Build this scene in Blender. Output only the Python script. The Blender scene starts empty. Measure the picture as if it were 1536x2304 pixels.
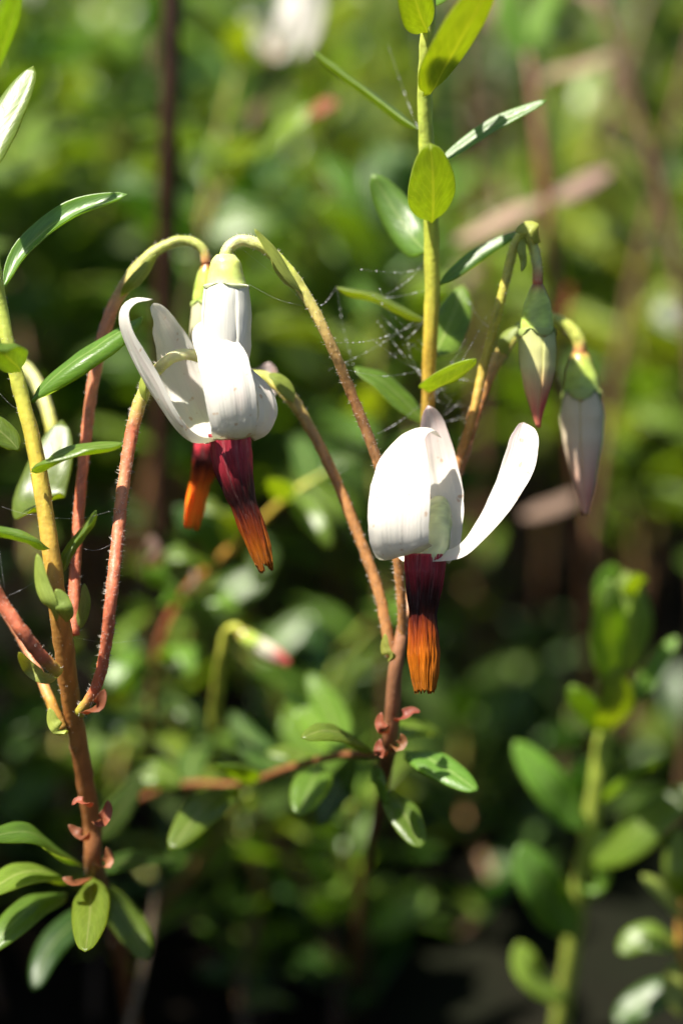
import bpy, math, random
from mathutils import Vector, Matrix, Quaternion, noise

# ------------------------------------------------------------------ camera, sky, sun, exposure
MM = 0.001                       # code works in millimetres, Blender in metres
D = 120.0                        # distance to the plane of focus
PITCH = math.radians(10.0)
FRAME_H = 52.0                   # height of the frame at the plane of focus
PXMM = FRAME_H / 2304.0
CENTRE = Vector((0, 0, 46.0))    # what the lens is centred on, above the bog floor
RIGHT = Vector((1, 0, 0))
AXIS = Vector((0, math.cos(PITCH), -math.sin(PITCH)))
UP = Vector((0, math.sin(PITCH), math.cos(PITCH)))
CAM = CENTRE - AXIS * D

scene = bpy.context.scene
COL = scene.collection
cam_data = bpy.data.cameras.new('camera')
cam = bpy.data.objects.new('camera', cam_data)
COL.objects.link(cam)
cam.matrix_world = Matrix((
    (RIGHT.x, UP.x, -AXIS.x, CAM.x * MM), (RIGHT.y, UP.y, -AXIS.y, CAM.y * MM),
    (RIGHT.z, UP.z, -AXIS.z, CAM.z * MM), (0, 0, 0, 1)))
cam_data.sensor_fit = 'VERTICAL'
cam_data.sensor_height = 24.0
cam_data.sensor_width = 16.0
cam_data.lens = 24.0 * D / FRAME_H
cam_data.clip_start = 0.002
cam_data.clip_end = 400.0
cam_data.dof.use_dof = True
cam_data.dof.focus_distance = D * MM
cam_data.dof.aperture_fstop = cam_data.lens / 4.1     # a 4 mm wide pupil
cam_data.dof.aperture_blades = 0
scene.camera = cam

SUN_VIEW = Vector((-0.38, 0.85, 0.28)).normalized()   # towards the sun: right, up, towards the lens
SUN = (RIGHT * SUN_VIEW.x + Vector((0, 0, 1)) * SUN_VIEW.y + Vector((0, -1, 0)) * SUN_VIEW.z).normalized()
world = bpy.data.worlds.new('World')
scene.world = world
world.use_nodes = True
wn = world.node_tree
sky = wn.nodes.new('ShaderNodeTexSky')
sky.sky_type = 'NISHITA'
sky.sun_disc = False
sky.sun_elevation = math.asin(SUN.z)
sky.sun_rotation = math.atan2(SUN.x, SUN.y)
wn.links.new(sky.outputs[0], wn.nodes['Background'].inputs[0])
wn.nodes['Background'].inputs[1].default_value = 0.05

sl = bpy.data.lights.new('sun', 'SUN')
sl.energy = 5.0
sl.angle = math.radians(0.5)
sl.color = (1.0, 0.94, 0.83)
so = bpy.data.objects.new('sun', sl)
COL.objects.link(so)
so.rotation_euler = SUN.to_track_quat('Z', 'Y').to_euler()
so.location = SUN * 2.0

vs = scene.view_settings
vs.view_transform = 'Standard'
vs.look = 'None'
vs.exposure = 1.25
vs.gamma = 1.0
vs.use_curve_mapping = False
cy = scene.cycles
cy.max_bounces = 8
cy.diffuse_bounces = 4
cy.glossy_bounces = 3
cy.transmission_bounces = 6
cy.caustics_reflective = False
cy.caustics_refractive = False
cy.sample_clamp_indirect = 6.0
cy.sample_clamp_direct = 40.0
cy.use_denoising = True

R = random.Random(11)

def P(x, y, z=0.0):
    """photo pixel (1536 x 2304) at z mm behind the plane of focus -> world mm"""
    k = (D + z) / D
    return CAM + AXIS * (D + z) + RIGHT * ((x - 768) * PXMM * k) + UP * ((1152 - y) * PXMM * k)

def V(n):
    """view direction (right, up, towards the lens) -> world"""
    return (RIGHT * n[0] + UP * n[1] - AXIS * n[2]).normalized()

# ------------------------------------------------------------------ materials
def new_mat(name):
    m = bpy.data.materials.new(name)
    m.use_nodes = True
    nt = m.node_tree
    nt.nodes.clear()
    out = nt.nodes.new('ShaderNodeOutputMaterial')
    return m, nt, out

def node(nt, kind, **kw):
    n = nt.nodes.new(kind)
    for k, v in kw.items():
        if k.startswith('i_'):
            key = k[2:]
            n.inputs[int(key) if key.isdigit() else key].default_value = v
        else:
            setattr(n, k, v)
    return n

def mixrgb(nt, fac, a, b, blend='MIX'):
    n = nt.nodes.new('ShaderNodeMix')
    n.data_type = 'RGBA'
    n.blend_type = blend
    for idx, val in ((0, fac), (6, a), (7, b)):
        if hasattr(val, 'is_output'):
            nt.links.new(val, n.inputs[idx])
        else:
            n.inputs[idx].default_value = val if idx == 0 else (*val[:3], 1)
    return n.outputs[2]

def math_node(nt, op, a, b=None):
    n = nt.nodes.new('ShaderNodeMath')
    n.operation = op
    for idx, val in ((0, a), (1, b)):
        if val is None:
            continue
        if hasattr(val, 'is_output'):
            nt.links.new(val, n.inputs[idx])
        else:
            n.inputs[idx].default_value = val
    return n.outputs[0]

def leaf_material(name, col, trans, rough=0.32, tfac=0.42, vein=(0.3, 0.36, 0.12), vein_amt=0.35, under=False, spec=0.5):
    m, nt, out = new_mat(name)
    uv = node(nt, 'ShaderNodeUVMap')
    sep = node(nt, 'ShaderNodeSeparateXYZ')
    nt.links.new(uv.outputs[0], sep.inputs[0])
    u = math_node(nt, 'ABSOLUTE', math_node(nt, 'SUBTRACT', sep.outputs[0], 0.5))
    rib = node(nt, 'ShaderNodeMapRange', interpolation_type='SMOOTHSTEP')
    nt.links.new(u, rib.inputs[0])
    rib.inputs[1].default_value = 0.016
    rib.inputs[2].default_value = 0.045
    rib.inputs[3].default_value = vein_amt * 1.5
    rib.inputs[4].default_value = 0.0
    rim = node(nt, 'ShaderNodeMapRange', interpolation_type='SMOOTHSTEP')
    nt.links.new(u, rim.inputs[0])
    rim.inputs[1].default_value = 0.45
    rim.inputs[2].default_value = 0.5
    rim.inputs[3].default_value = 0.0
    rim.inputs[4].default_value = 0.55
    # branching side veins: slanted bands, broken by noise
    vv = math_node(nt, 'SUBTRACT', math_node(nt, 'MULTIPLY', sep.outputs[1], 9.0), math_node(nt, 'MULTIPLY', u, 7.0))
    nz0 = node(nt, 'ShaderNodeTexNoise', i_Scale=5.0, i_Detail=2.0)
    nt.links.new(uv.outputs[0], nz0.inputs['Vector'])
    vv = math_node(nt, 'ADD', vv, math_node(nt, 'MULTIPLY', nz0.outputs[0], 1.6))
    band = math_node(nt, 'POWER', math_node(nt, 'ABSOLUTE', math_node(nt, 'SINE', math_node(nt, 'MULTIPLY', vv, math.pi))), 14.0)
    band = math_node(nt, 'SUBTRACT', 1.0, math_node(nt, 'POWER', math_node(nt, 'SUBTRACT', 1.0, band), 1.0))
    tc = node(nt, 'ShaderNodeTexCoord')
    nz = node(nt, 'ShaderNodeTexNoise', i_Scale=7.0, i_Detail=4.0)
    nt.links.new(uv.outputs[0], nz.inputs['Vector'])
    oi = node(nt, 'ShaderNodeObjectInfo')
    hsv = node(nt, 'ShaderNodeHueSaturation')
    nt.links.new(math_node(nt, 'ADD', 0.478, math_node(nt, 'MULTIPLY', oi.outputs['Random'], 0.044)), hsv.inputs['Hue'])
    r2 = math_node(nt, 'FRACT', math_node(nt, 'MULTIPLY', oi.outputs['Random'], 7.31))
    nt.links.new(math_node(nt, 'ADD', 0.7, math_node(nt, 'MULTIPLY', r2, 0.6)), hsv.inputs['Value'])
    base = mixrgb(nt, nz.outputs[0], [c * 0.75 for c in col], [c * 1.3 for c in col])
    base = mixrgb(nt, math_node(nt, 'MULTIPLY', band, vein_amt * 0.28), base, vein)
    base = mixrgb(nt, rib.outputs[0], base, vein)
    base = mixrgb(nt, rim.outputs[0], base, [0.5 * (c + v) for c, v in zip(col, vein)])
    nt.links.new(base, hsv.inputs['Color'])
    pr = node(nt, 'ShaderNodeBsdfPrincipled')
    nt.links.new(hsv.outputs[0], pr.inputs['Base Color'])
    pr.inputs['Roughness'].default_value = rough
    pr.inputs['Specular IOR Level'].default_value = spec
    bump = node(nt, 'ShaderNodeBump')
    bump.inputs['Strength'].default_value = 0.35 if under else 0.2
    bump.inputs['Distance'].default_value = 0.00006
    nz2 = node(nt, 'ShaderNodeTexNoise', i_Scale=9000.0 if not under else 5000.0, i_Detail=2.0)
    nt.links.new(tc.outputs['Object'], nz2.inputs['Vector'])
    hgt = math_node(nt, 'SUBTRACT', nz2.outputs[0], math_node(nt, 'MULTIPLY', band, 0.5))
    nt.links.new(hgt, bump.inputs['Height'])
    nt.links.new(bump.outputs[0], pr.inputs['Normal'])
    tr = node(nt, 'ShaderNodeBsdfTranslucent')
    hsv2 = node(nt, 'ShaderNodeHueSaturation')
    tcol = mixrgb(nt, nz.outputs[0], [t * 0.62 for t in trans], [min(1, t * 1.28) for t in trans])
    tcol = mixrgb(nt, math_node(nt, 'MULTIPLY', band, 0.22), tcol, [min(1, t * 1.5 + 0.1) for t in trans])
    tcol = mixrgb(nt, rib.outputs[0], tcol, [min(1, t * 1.4 + 0.15) for t in trans])
    nt.links.new(tcol, hsv2.inputs['Color'])
    nt.links.new(math_node(nt, 'ADD', 0.485, math_node(nt, 'MULTIPLY', oi.outputs['Random'], 0.03)), hsv2.inputs['Hue'])
    nt.links.new(hsv2.outputs[0], tr.inputs['Color'])
    mx = node(nt, 'ShaderNodeMixShader')
    mx.inputs[0].default_value = tfac
    nt.links.new(pr.outputs[0], mx.inputs[1])
    nt.links.new(tr.outputs[0], mx.inputs[2])
    nt.links.new(mx.outputs[0], out.inputs[0])
    return m

TR_G = (0.60, 0.80, 0.045)
LEAF = [leaf_material('leaf_upper', (0.105, 0.18, 0.024), TR_G, rough=0.36, spec=0.6),
        leaf_material('leaf_lower', (0.17, 0.25, 0.10), TR_G, rough=0.5, vein_amt=0.5, vein=(0.42, 0.5, 0.16), under=True, spec=0.3)]
LEAF_W = [leaf_material('waxy_leaf_upper', (0.105, 0.18, 0.026), TR_G, rough=0.42, spec=1.0), LEAF[1]]
LEAF_Y = [leaf_material('young_leaf_upper', (0.15, 0.25, 0.035), (0.62, 0.8, 0.06), tfac=0.5),
          leaf_material('young_leaf_lower', (0.2, 0.28, 0.07), (0.62, 0.8, 0.06), rough=0.5, tfac=0.5, vein=(0.55, 0.65, 0.15), under=True, spec=0.3)]
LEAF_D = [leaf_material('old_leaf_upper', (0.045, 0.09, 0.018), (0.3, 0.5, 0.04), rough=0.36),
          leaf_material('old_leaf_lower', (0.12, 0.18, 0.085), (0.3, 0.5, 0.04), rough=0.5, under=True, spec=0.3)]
LEAF_DRY = [leaf_material('dry_leaf', (0.36, 0.26, 0.19), (0.5, 0.33, 0.2), rough=0.6, vein=(0.25, 0.17, 0.1), spec=0.3),
            leaf_material('dry_leaf_lower', (0.38, 0.29, 0.22), (0.5, 0.33, 0.2), rough=0.6, vein=(0.25, 0.17, 0.1), spec=0.3)]
LEAF_BRACT = [leaf_material('bract', (0.30, 0.36, 0.07), (0.7, 0.72, 0.12), rough=0.45, vein_amt=0.1, tfac=0.4),
              leaf_material('bract_lower', (0.30, 0.36, 0.07), (0.7, 0.72, 0.12), rough=0.45, vein_amt=0.1, tfac=0.4)]
LEAF_SCALE = [leaf_material('bud_scale', (0.30, 0.10, 0.045), (0.7, 0.25, 0.1), rough=0.5, vein_amt=0.1, tfac=0.45),
              leaf_material('bud_scale_lower', (0.34, 0.12, 0.06), (0.6, 0.2, 0.08), rough=0.45, vein_amt=0.1, tfac=0.25)]

def coloured_material(name, rough=0.5, sss=0.0, radius=(0.6, 0.4, 0.2), trans=0.0, bump=0.25, grain=6000.0, stretch=None, spec=0.4, vary=0.3, spots=None, gloss_noise=False):
    """surface whose own colour is stored per vertex (Col), with grain and relief on top"""
    m, nt, out = new_mat(name)
    at = node(nt, 'ShaderNodeAttribute', attribute_name='Col')
    tc = node(nt, 'ShaderNodeTexCoord')
    vec = tc.outputs['Object']
    if stretch:
        uv = node(nt, 'ShaderNodeUVMap')
        mp = node(nt, 'ShaderNodeMapping')
        mp.inputs['Scale'].default_value = (*stretch, 1)
        nt.links.new(uv.outputs[0], mp.inputs[0])
        vec = mp.outputs[0]
    nz = node(nt, 'ShaderNodeTexNoise', i_Scale=1.0 if stretch else grain, i_Detail=3.0)
    nt.links.new(vec, nz.inputs['Vector'])
    nz3 = node(nt, 'ShaderNodeTexNoise', i_Scale=700.0, i_Detail=2.0)
    nt.links.new(tc.outputs['Object'], nz3.inputs['Vector'])
    val = math_node(nt, 'ADD', math_node(nt, 'MULTIPLY', nz.outputs[0], 0.6), math_node(nt, 'MULTIPLY', nz3.outputs[0], 0.4))
    sc = math_node(nt, 'ADD', 1.0 - vary * 0.5, math_node(nt, 'MULTIPLY', val, vary))
    vm = node(nt, 'ShaderNodeVectorMath', operation='SCALE')
    nt.links.new(at.outputs['Color'], vm.inputs[0])
    nt.links.new(sc, vm.inputs['Scale'])
    colour = vm.outputs[0]
    if spots:
        vo = node(nt, 'ShaderNodeTexNoise', i_Scale=spots[0], i_Detail=1.0)
        nt.links.new(tc.outputs['Object'], vo.inputs['Vector'])
        mr = node(nt, 'ShaderNodeMapRange', interpolation_type='SMOOTHSTEP')
        nt.links.new(vo.outputs[0], mr.inputs[0])
        mr.inputs[1].default_value = spots[1]
        mr.inputs[2].default_value = spots[1] + 0.05
        mr.inputs[4].default_value = spots[2]
        colour = mixrgb(nt, mr.outputs[0], colour, spots[3])
    pr = node(nt, 'ShaderNodeBsdfPrincipled')
    nt.links.new(colour, pr.inputs['Base Color'])
    pr.inputs['Roughness'].default_value = rough
    pr.inputs['Specular IOR Level'].default_value = spec
    if sss:
        pr.inputs['Subsurface Weight'].default_value = sss
        pr.inputs['Subsurface Radius'].default_value = radius
        pr.inputs['Subsurface Scale'].default_value = MM
    bp = node(nt, 'ShaderNodeBump')
    bp.inputs['Strength'].default_value = bump
    bp.inputs['Distance'].default_value = 0.00008
    nt.links.new(nz.outputs[0], bp.inputs['Height'])
    nt.links.new(bp.outputs[0], pr.inputs['Normal'])
    if trans:
        tr = node(nt, 'ShaderNodeBsdfTranslucent')
        nt.links.new(colour, tr.inputs['Color'])
        mx = node(nt, 'ShaderNodeMixShader')
        mx.inputs[0].default_value = trans
        nt.links.new(pr.outputs[0], mx.inputs[1])
        nt.links.new(tr.outputs[0], mx.inputs[2])
        nt.links.new(mx.outputs[0], out.inputs[0])
    else:
        nt.links.new(pr.outputs[0], out.inputs[0])
    return m

M_STEM = coloured_material('stem_skin', rough=0.48, bump=0.5, grain=3500.0, vary=0.5, sss=0.35, radius=(0.5, 0.3, 0.1))
M_PETAL = coloured_material('petal_tissue', rough=0.55, trans=0.48, stretch=(22, 3), bump=0.7, vary=0.14, spots=(2300.0, 0.69, 0.5, (0.55, 0.30, 0.10)))
M_BUD = coloured_material('bud_petal_tissue', rough=0.42, trans=0.26, stretch=(18, 2.5), bump=0.35, vary=0.22)
M_OVARY = coloured_material('ovary_skin', rough=0.3, sss=0.6, radius=(0.7, 0.6, 0.15), bump=0.08, vary=0.15, spec=0.5)
M_STAMEN = coloured_material('stamen_tissue', rough=0.36, stretch=(26, 7), bump=1.4, vary=1.0, trans=0.30, spec=0.5)
M_FAR = coloured_material('far_foliage', rough=0.3, bump=0.1, trans=0.5, vary=0.3, spec=0.8)

def plain(name, col, rough=0.6, trans=0.0, tcol=None, spec=0.4):
    m, nt, out = new_mat(name)
    pr = node(nt, 'ShaderNodeBsdfPrincipled')
    pr.inputs['Base Color'].default_value = (*col, 1)
    pr.inputs['Roughness'].default_value = rough
    pr.inputs['Specular IOR Level'].default_value = spec
    if trans:
        tr = node(nt, 'ShaderNodeBsdfTranslucent')
        tr.inputs['Color'].default_value = (*(tcol or col), 1)
        mx = node(nt, 'ShaderNodeMixShader')
        mx.inputs[0].default_value = trans
        nt.links.new(pr.outputs[0], mx.inputs[1])
        nt.links.new(tr.outputs[0], mx.inputs[2])
        nt.links.new(mx.outputs[0], out.inputs[0])
    else:
        nt.links.new(pr.outputs[0], out.inputs[0])
    return m

M_HAIR = plain('fine_hair', (0.75, 0.68, 0.6), 0.4, 0.4)
M_SILK = plain('spider_silk', (0.8, 0.8, 0.82), 0.2, 0.3, spec=1.0)

def ground_material():
    m, nt, out = new_mat('wet_peat')
    tc = node(nt, 'ShaderNodeTexCoord')
    nz = node(nt, 'ShaderNodeTexNoise', i_Scale=90.0, i_Detail=8.0, i_Roughness=0.7)
    nt.links.new(tc.outputs['Object'], nz.inputs['Vector'])
    nz2 = node(nt, 'ShaderNodeTexNoise', i_Scale=14.0, i_Detail=4.0)
    nt.links.new(tc.outputs['Object'], nz2.inputs['Vector'])
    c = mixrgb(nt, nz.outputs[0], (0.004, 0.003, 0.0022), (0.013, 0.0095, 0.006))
    mr = node(nt, 'ShaderNodeMapRange')
    nt.links.new(nz2.outputs[0], mr.inputs[0])
    mr.inputs[1].default_value = 0.45
    mr.inputs[2].default_value = 0.65
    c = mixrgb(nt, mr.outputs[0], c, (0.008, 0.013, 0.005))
    pr = node(nt, 'ShaderNodeBsdfPrincipled')
    nt.links.new(c, pr.inputs['Base Color'])
    pr.inputs['Roughness'].default_value = 0.95
    pr.inputs['Specular IOR Level'].default_value = 0.1
    bp = node(nt, 'ShaderNodeBump')
    bp.inputs['Strength'].default_value = 0.8
    bp.inputs['Distance'].default_value = 0.003
    nt.links.new(nz.outputs[0], bp.inputs['Height'])
    nt.links.new(bp.outputs[0], pr.inputs['Normal'])
    nt.links.new(pr.outputs[0], out.inputs[0])
    return m

# ------------------------------------------------------------------ geometry helpers
class MeshData:
    def __init__(self):
        self.v, self.f, self.mi, self.uv, self.col = [], [], [], [], []
    def add(self, verts, faces, uvs=None, cols=None, mats=None):
        o = len(self.v)
        self.v += verts
        self.f += [tuple(i + o for i in f) for f in faces]
        self.mi += mats if mats else [0] * len(faces)
        self.uv += uvs if uvs else [(0.5, 0.5)] * len(verts)
        self.col += cols if cols else [(1, 1, 1)] * len(verts)
    def mesh(self, name, mats):
        me = bpy.data.meshes.new(name)
        me.from_pydata([(v[0] * MM, v[1] * MM, v[2] * MM) for v in self.v], [], self.f)
        for m in mats:
            me.materials.append(m)
        me.polygons.foreach_set('material_index', self.mi)
        me.polygons.foreach_set('use_smooth', [True] * len(self.f))
        li = [0] * len(me.loops)
        me.loops.foreach_get('vertex_index', li)
        ul = me.uv_layers.new(name='UVMap')
        flat = []
        for i in li:
            flat += self.uv[i]
        ul.data.foreach_set('uv', flat)
        ca = me.color_attributes.new('Col', 'FLOAT_COLOR', 'POINT')
        flat = []
        for c in self.col:
            flat += (c[0], c[1], c[2], 1.0)
        ca.data.foreach_set('color', flat)
        me.update()
        return me

def link(name, me, parent=None, origin=None):
    o = bpy.data.objects.new(name, me)
    COL.objects.link(o)
    if parent:
        o.parent = parent
    return o

def tag(o, label=None, cat=None, group=None, kind=None):
    for k, v in (('label', label), ('category', cat), ('group', group), ('kind', kind)):
        if v:
            o[k] = v
    return o

def thing(name, label, cat, loc, group=None):
    """Empty at the thing's base; parts are built in world coordinates and shifted under it"""
    o = bpy.data.objects.new(name, None)
    COL.objects.link(o)
    o.location = Vector(loc) * MM
    o.empty_display_size = 0.002
    return tag(o, label, cat, group)

def part(name, md, mats, parent, label=None, kind=None):
    """a mesh in world mm under parent, whose world position is known"""
    off = world_loc(parent)
    for i, v in enumerate(md.v):
        md.v[i] = (v[0] - off.x, v[1] - off.y, v[2] - off.z)
    o = link(name, md.mesh(name, mats), parent)
    return tag(o, label, None, None, kind)

def group_part(name, parent, loc, label=None):
    o = bpy.data.objects.new(name, None)
    COL.objects.link(o)
    o.parent = parent
    o.location = (Vector(loc) - world_loc(parent)) * MM
    o.empty_display_size = 0.001
    return tag(o, label)

def world_loc(o):
    l = Vector((0, 0, 0))
    while o is not None:
        l = l + Vector(o.location) / MM
        o = o.parent
    return l

def lerp(a, b, t):
    return a + (b - a) * t

def catmull(vals, t):
    """vals: list of Vectors / floats / tuples, t in 0..1 over the whole chain"""
    n = len(vals) - 1
    x = min(max(t, 0.0), 1.0) * n
    i = min(int(x), n - 1)
    f = x - i
    p0 = vals[max(i - 1, 0)]; p1 = vals[i]; p2 = vals[i + 1]; p3 = vals[min(i + 2, n)]
    if i == 0:
        p0 = p1 * 2 - p2
    if i + 2 > n:
        p3 = p2 * 2 - p1
    return (p1 * 2 + (p2 - p0) * f + (p0 * 2 - p1 * 5 + p2 * 4 - p3) * f * f + (p1 * 3 - p0 - p2 * 3 + p3) * f ** 3) * 0.5

def lin(vals, t):
    n = len(vals) - 1
    x = min(max(t, 0.0), 1.0) * n
    i = min(int(x), n - 1)
    a, b = vals[i], vals[i + 1]
    f = x - i
    if isinstance(a, (tuple, list)):
        return tuple(lerp(p, q, f) for p, q in zip(a, b))
    return lerp(a, b, f)

def chain_param(pts, n):
    """n+1 samples along a Catmull-Rom chain, spaced by arc length -> (t, point)"""
    fine = [catmull(pts, i / 400) for i in range(401)]
    acc = [0.0]
    for a, b in zip(fine, fine[1:]):
        acc.append(acc[-1] + (b - a).length)
    out, j = [], 0
    for i in range(n + 1):
        s = acc[-1] * i / n
        while j < 399 and acc[j + 1] < s:
            j += 1
        seg = acc[j + 1] - acc[j]
        t = (j + ((s - acc[j]) / seg if seg > 0 else 0)) / 400
        out.append((t, catmull(pts, t)))
    return out

def tangents(ps):
    n = len(ps)
    return [(ps[min(i + 1, n - 1)] - ps[max(i - 1, 0)]).normalized() for i in range(n)]

def tube(md, pts, radii, cols, nseg=10, nring=40, wob=0.06, seed=0, by_pts=True, lump=0.0):
    """round stalk along pts; radii and cols listed per control point"""
    sm = chain_param(pts, nring)
    ps = [p for _, p in sm]
    tg = tangents(ps)
    ref = Vector((0.3, -1, 0.2))
    verts, uvs, cc, faces = [], [], [], []
    n_prev = None
    for i, (t, p) in enumerate(sm):
        T = tg[i]
        N = (n_prev if n_prev else ref)
        N = (N - T * N.dot(T)).normalized()
        n_prev = N
        B = T.cross(N)
        r = lin(radii, t)
        c = lin(cols, t)
        for j in range(nseg):
            a = 2 * math.pi * j / nseg
            d = N * math.cos(a) + B * math.sin(a)
            q = p * 1.7 + d * 1.3 + Vector((seed * 3.1, 0, 0))
            rr = r * (1 + wob * noise.noise(q * 1.2) * 2 + lump * noise.noise(q * 3.1))
            verts.append(p + d * rr)
            uvs.append((j / nseg, t))
            k = 1 + 0.4 * noise.noise(q * 0.9 + Vector((9, 0, 0))) + 0.3 * noise.noise(q * 3.3)
            cc.append((c[0] * k, c[1] * k, c[2] * k))
    for i in range(nring):
        for j in range(nseg):
            a = i * nseg + j
            b = i * nseg + (j + 1) % nseg
            faces.append((a, b, b + nseg, a + nseg))
    verts += [ps[0] - tg[0] * lin(radii, 0) * 0.3, ps[-1] + tg[-1] * lin(radii, 1) * 0.3]
    uvs += [(0, 0), (0, 1)]
    cc += [cc[0], cc[-1]]
    s, e = len(verts) - 2, len(verts) - 1
    for j in range(nseg):
        faces.append((s, (j + 1) % nseg, j))
        o = nring * nseg
        faces.append((e, o + j, o + (j + 1) % nseg))
    md.add(verts, faces, uvs, cc)
    return sm

def sheet(md, top, bot, cols=None, uvs=None):
    """closed thin sheet from two grids [i][j] that share their border"""
    nv, nu = len(top) - 1, len(top[0]) - 1
    verts, ti, bi, uu, cc = [], {}, {}, [], []
    for i in range(nv + 1):
        for j in range(nu + 1):
            ti[i, j] = len(verts)
            verts.append(top[i][j])
            uu.append(uvs[i][j] if uvs else (j / nu, i / nv))
            cc.append(cols[i][j] if cols else (1, 1, 1))
    for i in range(nv + 1):
        for j in range(nu + 1):
            if i in (0, nv) or j in (0, nu):
                bi[i, j] = ti[i, j]
            else:
                bi[i, j] = len(verts)
                verts.append(bot[i][j])
                uu.append(uvs[i][j] if uvs else (j / nu, i / nv))
                cc.append(cols[i][j] if cols else (1, 1, 1))
    faces, mats = [], []
    for i in range(nv):
        for j in range(nu):
            faces.append((ti[i, j], ti[i, j + 1], ti[i + 1, j + 1], ti[i + 1, j])); mats.append(0)
            faces.append((bi[i, j], bi[i + 1, j], bi[i + 1, j + 1], bi[i, j + 1])); mats.append(1)
    md.add(verts, faces, uu, cc, mats)

def ribbon(md, pts, width, hints, cup=0.0, thick=0.22, nv=22, nu=8, colfn=None, groove=0.0, ruffle=0.0, seed=0, curl=0.0, veins=0.0):
    """leaf or petal: centre line pts, width(t) half width in mm, hints = upper side direction(s)"""
    sm = chain_param(pts, nv)
    ps = [p for _, p in sm]
    tg = tangents(ps)
    top, bot, cc, uu = [], [], [], []
    for i, (t, p) in enumerate(sm):
        s = i / nv
        h = hints if isinstance(hints, Vector) else catmull(hints, t)
        T = tg[i]
        N = (h - T * h.dot(T)).normalized()
        S = T.cross(N)
        w = width(s)
        cu = cup if not callable(cup) else cup(s)
        rt, rb, rc, ru = [], [], [], []
        for j in range(nu + 1):
            x = -1 + 2 * j / nu
            x = math.sin(x * math.pi / 2) if nu >= 6 else x
            edge = max(0.0, abs(x) - 0.55) / 0.45
            wob = ruffle * noise.noise(Vector((s * 5 + seed, x * 1.3, seed * 0.7)))
            vein = veins * w * (math.cos(x * 11 + 0.8 * noise.noise(Vector((s * 4, seed, 0)))) * 0.6 + 1.2 * noise.noise(Vector((x * 4.5, s * 2.2, seed * 1.3)))) * min(1, 5 * s) * max(0, 1 - x * x * 0.8) if veins else 0.0
            off = N * (vein + cu * w * x * x - groove * w * math.exp(-(x / 0.14) ** 2) + wob * w - curl * w * edge ** 2)
            q = p + S * (w * x * (1 - 0.18 * abs(curl) * edge)) + off
            rt.append(q)
            rb.append(q - N * thick * max(0.0, 1 - x * x) ** 0.5 * min(1, 6 * s, 6 * (1 - s)) ** 0.5 * (1 + 0.6 * math.exp(-(x / 0.13) ** 2) * (1 if groove else 0)))
            rc.append(colfn(s, x) if colfn else (1, 1, 1))
            ru.append((0.5 + 0.5 * x, s))
        top.append(rt); bot.append(rb); cc.append(rc); uu.append(ru)
    sheet(md, top, bot, cc, uu)

def leaf_width(hw, stalk=0.1):
    def w(s):
        body = max(0.0, math.sin(math.pi * min(1, max(0, (s - 0.04) / 0.96)) ** 0.92)) ** 0.52
        return hw * max(body, 0.16 if s < 0.1 else 0.02)
    return w

def shell(md, axis, radii, a0, a1, colfn, nv=24, nu=8, ridge=0.0, thick=0.12, out=0.0, ragged=0.0, seed=0, t0=0.0, t1=1.0, stria=0.0):
    """a strip of a body of revolution: a closed petal of a bud or one stamen of the cone"""
    sm = chain_param(axis, 60)
    ps = [p for _, p in sm]
    tg = tangents(ps)
    frames = []
    n_prev = Vector((0, -1, 0))
    for i in range(61):
        N = (n_prev - tg[i] * n_prev.dot(tg[i])).normalized()
        n_prev = N
        frames.append((N, tg[i].cross(N)))
    top, bot, cc, uu = [], [], [], []
    for i in range(nv + 1):
        rt, rb, rc, ru = [], [], [], []
        for j in range(nu + 1):
            x = -1 + 2 * j / nu
            s = t0 + (t1 - t0) * i / nv
            if ragged and i == nv:
                s = min(1.0, s + ragged * noise.noise(Vector((x * 2.3 + seed, seed * 1.7, 0))))
            x_i = min(max(s, 0), 1) * 60
            k = min(int(x_i), 59)
            f = x_i - k
            p = ps[k].lerp(ps[k + 1], f)
            N = frames[k][0].lerp(frames[k + 1][0], f)
            B = frames[k][1].lerp(frames[k + 1][1], f)
            r = lin(radii, s)
            a = lerp(a0, a1, (x + 1) / 2)
            d = N * math.cos(a) + B * math.sin(a)
            rr = r * (1 + out * (x if out > 0 else -x) * 0.5 + ridge * (1 - x * x) - ridge)
            rr *= 1 + 0.05 * noise.noise(Vector((s * 6, x * 1.5, seed * 2.1))) + stria * noise.noise(Vector((x * 6 + seed * 3, s * 6, seed)))
            rt.append(p + d * rr)
            rb.append(p + d * max(0.02, rr - thick))
            rc.append(colfn(s, x))
            ru.append((0.5 + 0.5 * x, s))
        top.append(rt); bot.append(rb); cc.append(rc); uu.append(ru)
    sheet(md, bot, top, cc, uu) if False else sheet(md, top, bot, cc, uu)

def hairs(md, sm, radii, n, length, seed, t0=0.0, t1=1.0):
    rr = random.Random(seed)
    ps = [p for _, p in sm]
    tg = tangents(ps)
    for _ in range(n):
        i = rr.randrange(int(t0 * (len(ps) - 1)), max(1, int(t1 * (len(ps) - 1))))
        f = rr.random()
        p = ps[i].lerp(ps[i + 1], f)
        T = tg[i]
        d = Vector((rr.gauss(0, 1), rr.gauss(0, 1), rr.gauss(0, 1)))
        d = (d - T * d.dot(T)).normalized()
        r = lin(radii, lerp(sm[i][0], sm[i + 1][0], f))
        s = d.cross(T)
        b = p + d * r * 0.9
        L = length * rr.uniform(0.5, 1.3)
        tip = b + d * L + T * rr.uniform(-0.3, 0.5) * L + s * rr.uniform(-0.4, 0.4) * L
        w = 0.016
        md.add([b + s * w, b - s * w * 0.5 + T * w, b - s * w * 0.5 - T * w, tip], [(0, 1, 3), (1, 2, 3), (2, 0, 3)])

def px(v):
    return v * PXMM

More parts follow.
